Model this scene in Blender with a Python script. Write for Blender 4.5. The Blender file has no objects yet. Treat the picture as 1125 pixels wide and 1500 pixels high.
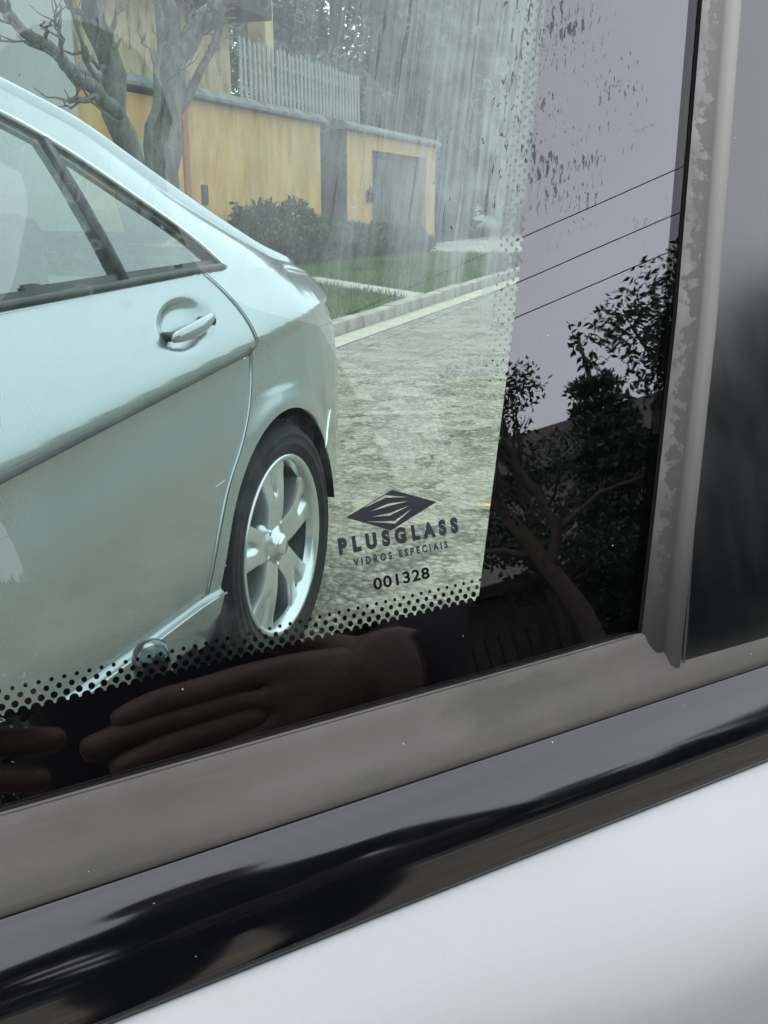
import bpy, bmesh, math, random
import numpy as np
from mathutils import Vector, Matrix

R = math.radians
SC = bpy.context.scene
COL = SC.collection

# ------------------------------------------------------------------ camera, sky, sun, exposure
# world: +Y runs along the street, +X across it, camera above the origin
CAM_H = 1.147
cam = bpy.data.cameras.new('camera')
cam.sensor_fit = 'VERTICAL'; cam.sensor_height = 36.0; cam.lens = 36.0
cam.clip_start = 0.01; cam.clip_end = 2000.0
cam_o = bpy.data.objects.new('camera', cam); COL.objects.link(cam_o)
cam_o.location = (0, 0, CAM_H)
cam_o.rotation_euler = (R(90 - 16.7), 0, R(18.2))
SC.camera = cam_o

SUN_EL, SUN_AZ = 66.0, 150.0          # azimuth measured from +X towards +Y
world = bpy.data.worlds.new('World'); SC.world = world; world.use_nodes = True
wn = world.node_tree; wn.nodes.clear()
w_out = wn.nodes.new('ShaderNodeOutputWorld'); w_bg = wn.nodes.new('ShaderNodeBackground')
w_sky = wn.nodes.new('ShaderNodeTexSky'); w_sky.sky_type = 'NISHITA'; w_sky.sun_disc = False
w_sky.sun_elevation = R(SUN_EL); w_sky.sun_rotation = R(90 - SUN_AZ)
w_sky.air_density = 1.6; w_sky.dust_density = 6.0; w_sky.ozone_density = 1.0
w_hsv = wn.nodes.new('ShaderNodeHueSaturation'); w_hsv.inputs['Saturation'].default_value = 0.22
w_tc = wn.nodes.new('ShaderNodeTexCoord')
w_ns = wn.nodes.new('ShaderNodeTexNoise'); w_ns.inputs['Scale'].default_value = 2.2; w_ns.inputs['Detail'].default_value = 5
w_mr = wn.nodes.new('ShaderNodeMapRange'); w_mr.inputs[1].default_value = 0.3; w_mr.inputs[2].default_value = 0.75
w_mr.inputs[3].default_value = 0.86; w_mr.inputs[4].default_value = 1.08
w_mul = wn.nodes.new('ShaderNodeMix'); w_mul.data_type = 'RGBA'; w_mul.blend_type = 'MULTIPLY'; w_mul.inputs[0].default_value = 1.0
wn.links.new(w_sky.outputs[0], w_hsv.inputs['Color'])
wn.links.new(w_tc.outputs['Generated'], w_ns.inputs['Vector'])
wn.links.new(w_ns.outputs[0], w_mr.inputs[0])
w_oc = wn.nodes.new('ShaderNodeMix'); w_oc.data_type = 'RGBA'; w_oc.inputs[0].default_value = 0.72   # even overcast layer
w_oc.inputs[7].default_value = (8.8, 9.1, 9.8, 1)
wn.links.new(w_hsv.outputs[0], w_oc.inputs[6])
wn.links.new(w_oc.outputs[2], w_mul.inputs[6]); wn.links.new(w_mr.outputs[0], w_mul.inputs[7])
wn.links.new(w_mul.outputs[2], w_bg.inputs[0])
w_bg.inputs[1].default_value = 0.15
wn.links.new(w_bg.outputs[0], w_out.inputs[0])

sun = bpy.data.lights.new('sun', 'SUN'); sun.energy = 0.8; sun.angle = R(40); sun.color = (1.0, 0.97, 0.93)
sun_o = bpy.data.objects.new('sun', sun); COL.objects.link(sun_o)
sd_ = Vector((math.cos(R(SUN_EL)) * math.cos(R(SUN_AZ)), math.cos(R(SUN_EL)) * math.sin(R(SUN_AZ)), math.sin(R(SUN_EL))))
sun_o.rotation_euler = sd_.to_track_quat('Z', 'Y').to_euler()
sun_o.location = (0, 0, 30)

vs = SC.view_settings
vs.view_transform = 'Standard'; vs.look = 'None'; vs.exposure = 0.85; vs.gamma = 1.0; vs.use_curve_mapping = False
SC.render.engine = 'CYCLES'
SC.cycles.use_denoising = True
SC.cycles.max_bounces = 7; SC.cycles.diffuse_bounces = 3; SC.cycles.glossy_bounces = 4; SC.cycles.transmission_bounces = 4; SC.cycles.transparent_max_bounces = 24
SC.cycles.sample_clamp_indirect = 6.0

rng = np.random.default_rng(7); random.seed(7)

# ------------------------------------------------------------------ material helpers
class NT:
    def __init__(s, name):
        s.m = bpy.data.materials.new(name); s.m.use_nodes = True
        s.t = s.m.node_tree; s.t.nodes.clear()
        s.out = s.t.nodes.new('ShaderNodeOutputMaterial')
    def n(s, typ, ins=None, **kw):
        nd = s.t.nodes.new('ShaderNode' + typ)
        for k, v in kw.items(): setattr(nd, k, v)
        for k, v in (ins or {}).items(): s.set(nd.inputs[k], v)
        return nd
    def set(s, sock, v):
        if isinstance(v, bpy.types.NodeSocket): s.t.links.new(v, sock)
        elif isinstance(v, bpy.types.Node): s.t.links.new(v.outputs[0], sock)
        else: sock.default_value = v
    def math(s, op, a, b=0.0, c=None, clamp=False):
        nd = s.n('Math', operation=op, use_clamp=clamp); s.set(nd.inputs[0], a); s.set(nd.inputs[1], b)
        if c is not None: s.set(nd.inputs[2], c)
        return nd.outputs[0]
    def mr(s, v, a, b, c=0.0, d=1.0, smooth=False):
        nd = s.n('MapRange', interpolation_type='SMOOTHSTEP' if smooth else 'LINEAR')
        for i, x in enumerate((v, a, b, c, d)): s.set(nd.inputs[i], x)
        return nd.outputs[0]
    def mix(s, f, a, b, blend='MIX'):
        nd = s.n('Mix', data_type='RGBA', blend_type=blend); s.set(nd.inputs[0], f); s.set(nd.inputs[6], a); s.set(nd.inputs[7], b)
        return nd.outputs[2]
    def coord(s, kind='Object', scale=None, rot=None):
        o = s.n('TexCoord').outputs[kind]
        if scale is not None or rot is not None:
            mp = s.n('Mapping', {0: o});
            if scale is not None: mp.inputs['Scale'].default_value = scale
            if rot is not None: mp.inputs['Rotation'].default_value = rot
            o = mp.outputs[0]
        return o
    def noise(s, vec, scale, detail=4, rough=0.55, dist=0.0):
        return s.n('TexNoise', {'Vector': vec, 'Scale': scale, 'Detail': detail, 'Roughness': rough, 'Distortion': dist}).outputs[0]
    def vor(s, vec, scale, feature='F1', out=0, rand=1.0):
        nd = s.n('TexVoronoi', {'Vector': vec, 'Scale': scale, 'Randomness': rand}, feature=feature)
        return nd.outputs[out]
    def bump(s, h, strength=0.3, dist=0.01):
        return s.n('Bump', {'Height': h, 'Strength': strength, 'Distance': dist}).outputs[0]
    def pbr(s, **kw):
        b = s.n('BsdfPrincipled')
        for k, v in kw.items(): s.set(b.inputs[k.replace('_', ' ')], v)
        s.t.links.new(b.outputs[0], s.out.inputs[0]); return b
    def surf(s, sh): s.t.links.new(sh.outputs[0] if isinstance(sh, bpy.types.Node) else sh, s.out.inputs[0]); return s.m

def schlick(t, r0):
    fc = t.n('LayerWeight', {0: 0.5}).outputs['Facing']
    return t.math('ADD', r0, t.math('MULTIPLY', 1 - r0, t.math('POWER', fc, 5.0)))

def c4(c): return (c[0], c[1], c[2], 1.0)

def mottled(name, a, b, scale=6.0, rough=0.85, bump=0.2, bdist=0.01, spec=0.3, stretch=None, detail=6, lo=0.35, hi=0.65, metallic=0.0):
    t = NT(name); v = t.coord('Object', stretch)
    nz = t.noise(v, scale, detail, 0.65)
    col = t.mix(t.mr(nz, lo, hi), c4(a), c4(b))
    fine = t.noise(v, scale * 9, 3, 0.6)
    t.pbr(Base_Color=col, Roughness=rough, Specular_IOR_Level=spec, Metallic=metallic, Normal=t.bump(fine, bump, bdist))
    return t.m

M = {}
# car paint (metallic silver)
def paint(name, col, dust=0.12, metal=0.75, r0=0.20, r1=0.33, flake=0.10, coat=0.7):
    t = NT(name); v = t.coord('Object')
    fl = t.n('TexWhiteNoise', {0: t.n('VectorMath', {0: v, 1: (0.0009,) * 3}, operation='SNAP').outputs[0]})
    nz = t.noise(v, 5.0, 5)
    base = t.mix(t.mr(fl.outputs[0], 0, 1, 0.0, flake), c4(col), (0.85, 0.88, 0.88, 1))
    base = t.mix(t.mr(nz, 0.45, 0.8, 0.0, dust), base, (0.52, 0.52, 0.48, 1))
    rgh = t.mr(nz, 0.3, 0.8, r0, r1)
    t.pbr(Base_Color=base, Metallic=metal, Roughness=rgh, Coat_Weight=coat, Coat_Roughness=0.06, Coat_IOR=1.5)
    return t.m
M['silver'] = paint('silver_paint', (0.345, 0.375, 0.38))
M['silver_near'] = paint('silver_paint_near', (0.425, 0.437, 0.445), 0.16, 0.6, 0.45, 0.6, 0.03, 0.3)
t = NT('chrome'); t.pbr(Base_Color=(0.82, 0.85, 0.85, 1), Metallic=1.0, Roughness=0.12); M['chrome'] = t.m
t = NT('alloy'); v = t.coord(); t.pbr(Base_Color=t.mix(t.mr(t.noise(v, 12), .4, .75, 0, .25), (0.62, 0.64, 0.635, 1), (0.44, 0.435, 0.42, 1)), Metallic=0.8, Roughness=0.25, Coat_Weight=0.4, Coat_Roughness=0.1); M['alloy'] = t.m
M['tyre'] = mottled('tyre_rubber', (0.010, 0.010, 0.011), (0.024, 0.0235, 0.023), 9, 0.75, 0.2, 0.002)
t = NT('dark_trim'); t.pbr(Base_Color=(0.02, 0.021, 0.023, 1), Roughness=0.45); M['dark'] = t.m
M['moulding'] = mottled('shadow_grey_moulding', (0.085, 0.09, 0.09), (0.13, 0.135, 0.13), 8, 0.5, 0.1, 0.001, 0.4)  # the moulding's shadow is part of this grey; brake disc shares it
t = NT('matte_black'); t.pbr(Base_Color=(0.008, 0.008, 0.009, 1), Roughness=0.9, Specular_IOR_Level=0.1); M['black'] = t.m
M['cabin'] = mottled('cabin_fabric', (0.12, 0.125, 0.12), (0.20, 0.205, 0.195), 20, 0.9, 0.2, 0.002)
t = NT('red_lamp'); t.pbr(Base_Color=(0.25, 0.01, 0.012, 1), Roughness=0.1, Coat_Weight=1.0); M['redlamp'] = t.m

def thin_glass(name, tint, ior, extra_rough=0.0):
    t = NT(name)
    tr = t.n('BsdfTransparent', {0: c4(tint)}); gl = t.n('BsdfGlossy', {0: (1, 1, 1, 1), 1: extra_rough})
    return t.surf(t.n('MixShader', {0: schlick(t, ((ior - 1) / (ior + 1)) ** 2), 1: tr.outputs[0], 2: gl.outputs[0]}))
M['carglass'] = thin_glass('car_window_glass', (0.66, 0.74, 0.72), 2.5, 0.01)
M['winglass'] = thin_glass('house_window_glass', (0.16, 0.18, 0.18), 1.6, 0.02)

# near door window: outer face (reflective film, dry water marks) and inner face (dust film)
def glass_outer():
    t = NT('door_glass_outer'); uv = t.coord('UV')
    sep = t.n('SeparateXYZ', {0: uv}); s_, w_ = sep.outputs[0], sep.outputs[1]
    sp = t.math('SUBTRACT', s_, t.math('MULTIPLY', w_, 0.30))
    st = t.n('CombineXYZ', {0: t.math('MULTIPLY', sp, 1.0), 1: t.math('MULTIPLY', w_, 0.32), 2: 0.0})
    # dark dry marks: thin squiggles, thickest along the clear edge
    a = t.noise(st, 430, 3, 0.6, 0.6); b = t.noise(uv, 22, 2)
    near = t.math('ABSOLUTE', t.math('SUBTRACT', sp, 0.054))
    dens = t.mr(near, 0.0, 0.085, 0.165, 0.03)
    dens = t.math('MULTIPLY', dens, t.mr(w_, 0.13, 0.22, 0.0, 1.0))
    thr = t.math('SUBTRACT', 0.755, t.math('ADD', t.math('MULTIPLY', dens, t.mr(b, .35, .7, .6, 1.5)), 0.0))
    mark = t.mr(t.math('SUBTRACT', a, thr), 0.0, 0.03)
    fac = schlick(t, 0.043)
    tr = t.n('BsdfTransparent', {0: (0.97, 0.97, 0.975, 1)})
    gl = t.n('BsdfGlossy', {0: (0.97, 0.95, 1.0, 1), 1: 0.0})
    wob = t.bump(t.noise(uv, 9, 2), 0.02, 0.004); t.set(gl.inputs['Normal'], wob)
    # few bright dust specks
    vo = t.vor(uv, 260); cr = t.vor(uv, 260, out=1)
    speck = t.math('MULTIPLY', t.math('LESS_THAN', vo, 0.07), t.math('GREATER_THAN', t.n('SeparateColor', {0: cr}).outputs[0], 0.985))
    mx = t.n('MixShader', {0: fac, 1: tr.outputs[0], 2: gl.outputs[0]})
    dk = t.n('BsdfDiffuse', {0: (0.05, 0.052, 0.055, 1)}); mx = t.n('MixShader', {0: t.math('MULTIPLY', mark, 0.75), 1: mx.outputs[0], 2: dk.outputs[0]})
    df = t.n('BsdfDiffuse', {0: (0.7, 0.7, 0.68, 1)})
    return t.surf(t.n('MixShader', {0: speck, 1: mx.outputs[0], 2: df.outputs[0]}))
M['glass_outer'] = glass_outer()

def glass_inner():
    t = NT('door_glass_inner_dust'); uv = t.coord('UV')
    sep = t.n('SeparateXYZ', {0: uv}); s_, w_ = sep.outputs[0], sep.outputs[1]
    sp = t.math('SUBTRACT', s_, t.math('MULTIPLY', w_, 0.30))
    def vec(kx, ky): return t.n('CombineXYZ', {0: t.math('MULTIPLY', sp, kx), 1: t.math('MULTIPLY', w_, ky), 2: 0.0}).outputs[0]
    fine = t.noise(vec(420, 14), 1.0, 4, 0.6)
    mid = t.noise(vec(90, 9), 1.0, 4, 0.6)
    broad = t.noise(vec(16, 9), 1.0, 3, 0.5)
    blot = t.noise(uv, 60, 5, 0.65)
    # lower ragged limit of the dried film
    lim = t.math('ADD', 0.155, t.math('ADD', t.math('MULTIPLY', t.math('SUBTRACT', mid, 0.5), 0.14), t.math('MULTIPLY', s_, -0.10)))
    up = t.mr(t.math('SUBTRACT', w_, lim), -0.02, 0.07, 0.0, 1.0, True)
    side = t.mr(sp, -0.10, 0.04, 0.24, 1.0, True)
    edge = t.mr(sp, 0.015, 0.045, 0.0, 0.22, True)
    body = t.math('MULTIPLY', up, side)
    tex = t.math('ADD', t.mr(fine, 0.35, 0.7, 0.05, 0.6), t.math('ADD', t.mr(blot, 0.35, 0.7, 0.0, 0.45), t.mr(broad, 0.3, 0.7, 0.05, 0.4)))
    msk = t.math('ADD', t.math('MULTIPLY', body, t.math('ADD', 0.17, t.math('MULTIPLY', tex, 0.62))), t.math('MULTIPLY', edge, up))
    msk = t.math('ADD', msk, t.mr(t.noise(uv, 35, 5, 0.7), 0.5, 0.75, 0.02, 0.10), clamp=True)
    vr = t.vor(t.n('VectorMath', {0: uv, 1: t.n('VectorMath', {0: t.n('TexNoise', {'Vector': uv, 'Scale': 90.0, 'Detail': 2}).outputs[1], 1: (0.004,) * 3}, operation='MULTIPLY').outputs[0]}, operation='ADD').outputs[0], 95)
    ring = t.math('MULTIPLY', t.mr(t.math('ABSOLUTE', t.math('SUBTRACT', vr, 0.30)), 0.0, 0.05, 0.22, 0.0), t.mr(t.noise(uv, 14, 3), .5, .62))
    msk = t.math('ADD', msk, t.math('MULTIPLY', ring, t.mr(w_, 0.10, 0.2, 0.25, 1.0)), clamp=True)
    # clean dark runs
    run = t.mr(t.noise(vec(330, 16), 1.0, 3, 0.6), 0.60, 0.68, 0.0, 0.55)
    msk = t.math('MULTIPLY', msk, t.math('SUBTRACT', 1.0, run), clamp=True)
    msk = t.math('MINIMUM', msk, 0.85)
    tr = t.n('BsdfTransparent', {0: (0.72, 0.945, 0.90, 1)})
    df = t.n('BsdfDiffuse', {0: (0.54, 0.66, 0.645, 1)}); tl = t.n('BsdfTranslucent', {0: (0.54, 0.66, 0.645, 1)})
    dd = t.n('MixShader', {0: 0.55, 1: df.outputs[0], 2: tl.outputs[0]})
    return t.surf(t.n('MixShader', {0: msk, 1: tr.outputs[0], 2: dd.outputs[0]}))
M['glass_inner'] = glass_inner()
t = NT('frit_black'); _d = t.n('BsdfDiffuse', {0: (0.002, 0.002, 0.0025, 1)}); _g = t.n('BsdfGlossy', {0: (0.96, 0.95, 1.0, 1), 1: 0.0})
M['frit'] = t.surf(t.n('MixShader', {0: schlick(t, 0.145), 1: _d.outputs[0], 2: _g.outputs[0]}))
t = NT('etched_grey_print'); t.pbr(Base_Color=(0.040, 0.046, 0.053, 1), Roughness=0.8, Specular_IOR_Level=0.1); M['print'] = t.m
t = NT('number_black_print'); t.pbr(Base_Color=(0.008, 0.008, 0.009, 1), Roughness=0.8, Specular_IOR_Level=0.1); M['numprint'] = t.m

def dusty_rubber(name, a, b, stain, along):
    t = NT(name); v = t.coord('Object')
    big = t.noise(v, 9, 5, 0.6); st = t.noise(t.coord('Object', along), 26, 5, 0.6); fine = t.noise(v, 900, 2)
    col = t.mix(t.mr(big, .3, .7), c4(a), c4(b))
    col = t.mix(t.mr(st, .48, .62, 0, .85), col, c4(stain)); col = t.mix(t.mr(t.noise(t.coord('Object', (0.12, 1, 1)), 120, 3, .6), .60, .72, 0, .35), col, (0.14, 0.135, 0.125, 1))
    vo = t.vor(v, 320); cr = t.n('SeparateColor', {0: t.vor(v, 320, out=1)}).outputs[0]
    sp = t.math('MULTIPLY', t.math('LESS_THAN', vo, 0.10), t.math('GREATER_THAN', cr, 0.975))
    col = t.mix(sp, col, (0.5, 0.5, 0.48, 1))
    t.pbr(Base_Color=col, Roughness=0.72, Specular_IOR_Level=0.35, Normal=t.bump(fine, 0.15, 0.0006))
    return t.m
M['rubber'] = dusty_rubber('dusty_rubber', (0.092, 0.083, 0.077), (0.135, 0.126, 0.117), (0.082, 0.083, 0.071), (0.35, 1, 1))
t = NT('run_channel_rubber'); v = t.coord('Object')
blot = t.noise(v, 210, 3, 0.6, 0.2); big = t.noise(t.coord('Object', (1, 1, 0.25)), 30, 4); uvc = t.coord('UV')
un = t.n('SeparateXYZ', {0: uvc}).outputs[0]
inner = t.mr(un, 0.0, 0.50, 1.0, 0.0)          # chalky lip beside the glass
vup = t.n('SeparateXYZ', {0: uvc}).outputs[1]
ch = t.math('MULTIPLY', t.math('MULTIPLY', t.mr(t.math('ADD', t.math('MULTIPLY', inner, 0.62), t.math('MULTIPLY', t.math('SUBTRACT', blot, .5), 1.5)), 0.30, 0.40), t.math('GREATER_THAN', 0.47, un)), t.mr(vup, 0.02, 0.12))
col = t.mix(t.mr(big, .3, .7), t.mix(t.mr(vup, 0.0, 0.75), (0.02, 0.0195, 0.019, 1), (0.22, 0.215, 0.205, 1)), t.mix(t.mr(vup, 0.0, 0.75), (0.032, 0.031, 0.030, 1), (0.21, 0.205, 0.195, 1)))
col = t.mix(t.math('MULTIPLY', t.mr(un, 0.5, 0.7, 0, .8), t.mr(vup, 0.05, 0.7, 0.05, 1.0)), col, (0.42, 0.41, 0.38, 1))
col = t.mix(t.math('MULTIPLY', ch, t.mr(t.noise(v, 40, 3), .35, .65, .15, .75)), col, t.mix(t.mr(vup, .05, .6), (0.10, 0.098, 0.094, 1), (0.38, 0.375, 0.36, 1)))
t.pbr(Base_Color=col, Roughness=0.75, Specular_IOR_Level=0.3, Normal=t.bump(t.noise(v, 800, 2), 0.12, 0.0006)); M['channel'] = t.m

def gloss_black(name, rough, dust, ior=1.55):
    t = NT(name); v = t.coord('Object')
    dn = t.noise(t.coord('Object', (1, 1, 0.35)), 28, 5, 0.6)
    vo = t.vor(v, 300); cr = t.n('SeparateColor', {0: t.vor(v, 300, out=1)}).outputs[0]
    sp = t.math('MULTIPLY', t.math('LESS_THAN', vo, t.mr(cr, .97, 1.0, .03, .11)), t.math('GREATER_THAN', cr, 0.97))
    col = t.mix(t.mr(dn, .4, .8, 0, dust), (0.003, 0.0035, 0.005, 1), (0.14, 0.14, 0.15, 1))
    col = t.mix(sp, col, (0.5, 0.5, 0.48, 1))
    t.pbr(Base_Color=col, Roughness=t.mr(dn, .3, .75, rough, rough * 1.8 + .01), Specular_IOR_Level=0.5, IOR=ior, )
    return t.m
M['gloss'] = gloss_black('gloss_black_trim', 0.06, 0.010, 1.75)
M['pillar'] = gloss_black('pillar_gloss_black', 0.11, 0.012, 1.95)

# ground materials
def asphalt(name, a, b, chip, sc, bs):
    t = NT(name); v = t.coord('Object')
    cells = t.vor(v, sc); cc = t.n('SeparateColor', {0: t.vor(v, sc, out=1)}).outputs[0]
    big = t.noise(v, 0.9, 6, 0.6); mid = t.noise(v, 9, 5, 0.65)
    col = t.mix(t.mr(t.math('ADD', t.math('MULTIPLY', big, .45), t.math('MULTIPLY', mid, .55)), .40, .58), c4(a), c4(b))
    pit = t.noise(v, 23, 4, 0.7); col = t.mix(t.mr(pit, .55, .72, 0, .6), col, (a[0] * .45, a[1] * .45, a[2] * .42, 1))
    col = t.mix(t.mr(cc, .45, 1.0, 0, .75), col, c4(chip))
    col = t.mix(t.mr(cells, .45, .75, 0, .65), col, (a[0] * .42, a[1] * .42, a[2] * .42, 1))
    if bs > .6:
        pv = t.n('VectorMath', {0: v, 1: t.n('VectorMath', {0: t.n('TexNoise', {'Vector': v, 'Scale': 11.0, 'Detail': 4}).outputs[1], 1: (0.16,) * 3}, operation='MULTIPLY').outputs[0]}, operation='ADD').outputs[0]
        pc = t.n('SeparateColor', {0: t.vor(pv, 7.5, out=1)}).outputs[0]; pe = t.vor(pv, 7.5, 'DISTANCE_TO_EDGE')
        col = t.mix(t.mr(pc, 0, 1, 0, .5), col, c4([x * 1.25 for x in chip])); col = t.mix(t.mr(pe, 0.0, 0.05, .25, 0.0), col, (a[0] * .4, a[1] * .4, a[2] * .4, 1))
    crk = t.vor(t.n('VectorMath', {0: v, 1: t.n('TexNoise', {'Vector': v, 'Scale': 3.0, 'Detail': 5}).outputs[1]}, operation='ADD').outputs[0], 1.1, 'DISTANCE_TO_EDGE')
    col = t.mix(t.mr(crk, 0.0, 0.012, 0.6, 0.0), col, (0.03, 0.03, 0.025, 1))
    h = t.math('SUBTRACT', t.math('MULTIPLY', mid, 0.7), t.math('MULTIPLY', cells, 0.8))
    t.pbr(Base_Color=col, Roughness=0.82, Specular_IOR_Level=0.35, Normal=t.bump(h, bs, 0.02))
    return t.m
M['asphalt_rough'] = asphalt('coarse_worn_asphalt', (0.085, 0.074, 0.058), (0.215, 0.187, 0.143), (0.37, 0.325, 0.255), 36, 0.9)
M['asphalt'] = asphalt('smooth_asphalt', (0.125, 0.113, 0.093), (0.22, 0.20, 0.165), (0.32, 0.29, 0.24), 50, 0.7)
M['gutter'] = mottled('gutter_concrete', (0.33, 0.31, 0.235), (0.43, 0.40, 0.31), 3, 0.85, 0.3, 0.01)
M['kerbstone'] = mottled('kerb_stone', (0.20, 0.18, 0.15), (0.38, 0.35, 0.29), 5, 0.9, 0.4, 0.02)
M['pave'] = mottled('path_concrete', (0.26, 0.24, 0.21), (0.40, 0.37, 0.32), 2.5, 0.9, 0.3, 0.01)
M['soil'] = mottled('soil_ground', (0.06, 0.075, 0.03), (0.12, 0.13, 0.05), 3, 0.95, 0.5, 0.03)
M['grass'] = mottled('grass_blades', (0.045, 0.12, 0.022), (0.14, 0.22, 0.05), 0.8, 0.7, 0.0, 0.01, 0.2)
M['yellow'] = mottled('ochre_render', (0.46, 0.27, 0.095), (0.66, 0.42, 0.17), 2.4, 0.9, 0.25, 0.01, 0.2, (1, 1, 0.35))
M['terracotta'] = mottled('terracotta_render', (0.30, 0.11, 0.05), (0.42, 0.18, 0.09), 3, 0.9, 0.2)
M['coping'] = mottled('grey_coping', (0.10, 0.11, 0.11), (0.22, 0.225, 0.21), 3, 0.9, 0.3)
M['cream'] = mottled('stained_cream_stucco', (0.55, 0.44, 0.26), (0.16, 0.13, 0.10), 3.2, 0.95, 0.6, 0.03, 0.2, (1, 1, 0.5), 9, .47, .66)
M['greywall'] = mottled('grey_render', (0.42, 0.42, 0.40), (0.52, 0.52, 0.49), 0.7, 0.9, 0.1, 0.01, 0.2, (1, 1, .3))
M['lightwall'] = mottled('pale_render', (0.30, 0.285, 0.265), (0.40, 0.385, 0.355), 0.8, 0.9, 0.15)
M['rooftile'] = mottled('dark_roof', (0.032, 0.028, 0.025), (0.06, 0.05, 0.043), 2, 0.85, 0.4, 0.03)
M['darkdoor'] = mottled('dark_painted_metal', (0.06, 0.056, 0.052), (0.11, 0.103, 0.096), 2, 0.6, 0.1, 0.005, 0.4, (1, 1, .2))
M['darkgate'] = mottled('dark_gate_wood', (0.05, 0.045, 0.04), (0.10, 0.085, 0.07), 4, 0.7, 0.2)
M['picket'] = mottled('weathered_white_paint', (0.36, 0.37, 0.34), (0.22, 0.23, 0.21), 6, 0.8, 0.2)
M['bark'] = mottled('lichen_bark', (0.09, 0.082, 0.07), (0.27, 0.26, 0.225), 9, 0.95, 0.9, 0.04, 0.2, (1, 1, .35))
M['barkdark'] = mottled('dark_bark', (0.05, 0.042, 0.034), (0.09, 0.08, 0.065), 9, 0.95, 0.8, 0.03, 0.2)
def leafmat(name, a, b):
    t = NT(name); v = t.coord('Object'); nz = t.noise(v, 1.6, 3)
    oi = t.noise(v, 16, 2)
    col = t.mix(t.mr(t.math('ADD', t.math('MULTIPLY', nz, .5), t.math('MULTIPLY', oi, .5)), .35, .65), c4(a), c4(b))
    d = t.n('BsdfPrincipled', {'Base Color': col, 'Roughness': 0.55, 'Specular IOR Level': 0.35})
    tl = t.n('BsdfTranslucent', {0: col})
    return t.surf(t.n('MixShader', {0: 0.25, 1: d.outputs[0], 2: tl.outputs[0]}))
M['leaf'] = leafmat('broad_leaf_green', (0.04, 0.085, 0.026), (0.12, 0.185, 0.065))
M['leafdark'] = leafmat('dark_evergreen', (0.014, 0.032, 0.014), (0.034, 0.062, 0.025))
M['leafgrey'] = leafmat('grey_green_leaf', (0.07, 0.10, 0.062), (0.20, 0.24, 0.17))
M['hedge'] = leafmat('hedge_leaf', (0.022, 0.06, 0.016), (0.06, 0.115, 0.032))
M['cable'] = M['black']
M['skin'] = mottled('skin', (0.048, 0.024, 0.016), (0.075, 0.038, 0.025), 60, 0.5, 0.5, 0.003, 0.4)
t = NT('nail'); t.pbr(Base_Color=(0.085, 0.047, 0.036, 1), Roughness=0.4); M['nail'] = t.m
M['cloth'] = mottled('dark_cloth', (0.008, 0.008, 0.009), (0.014, 0.014, 0.015), 30, 0.95, 0.3, 0.002, 0.1)
M['hair'] = M['black']
M['leafdry'] = mottled('dry_leaf', (0.42, 0.30, 0.10), (0.55, 0.42, 0.18), 30, 0.8, 0.3, 0.002)
M['white'] = mottled('white_paint', (0.6, 0.6, 0.6), (0.7, 0.7, 0.7), 3, 0.5, 0.05)

# ------------------------------------------------------------------ mesh helpers
def link(o, parent=None):
    COL.objects.link(o)
    if parent: o.parent = parent
    return o
def tag(o, label=None, cat=None, group=None, kind=None):
    if label: o['label'] = label
    if cat: o['category'] = cat
    if group: o['group'] = group
    if kind: o['kind'] = kind
    return o
def empty(name, loc=(0, 0, 0), rz=0.0):
    o = bpy.data.objects.new(name, None); o.empty_display_size = 0.1
    o.location = loc; o.rotation_euler = (0, 0, rz); COL.objects.link(o); return o
def mobj(name, verts, faces, mat, parent=None, smooth=False, loc=None):
    me = bpy.data.meshes.new(name)
    me.from_pydata([tuple(map(float, v)) for v in verts], [], [tuple(map(int, f)) for f in faces]); me.update()
    if smooth: me.polygons.foreach_set('use_smooth', [True] * len(me.polygons))
    me.materials.append(M[mat] if isinstance(mat, str) else mat)
    o = bpy.data.objects.new(name, me)
    if loc is not None: o.location = loc
    return link(o, parent)
def inst(name, src, parent=None, loc=(0, 0, 0), rot=(0, 0, 0), scale=(1, 1, 1)):
    o = bpy.data.objects.new(name, src.data); o.location = loc; o.rotation_euler = rot; o.scale = scale
    return link(o, parent)

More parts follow.
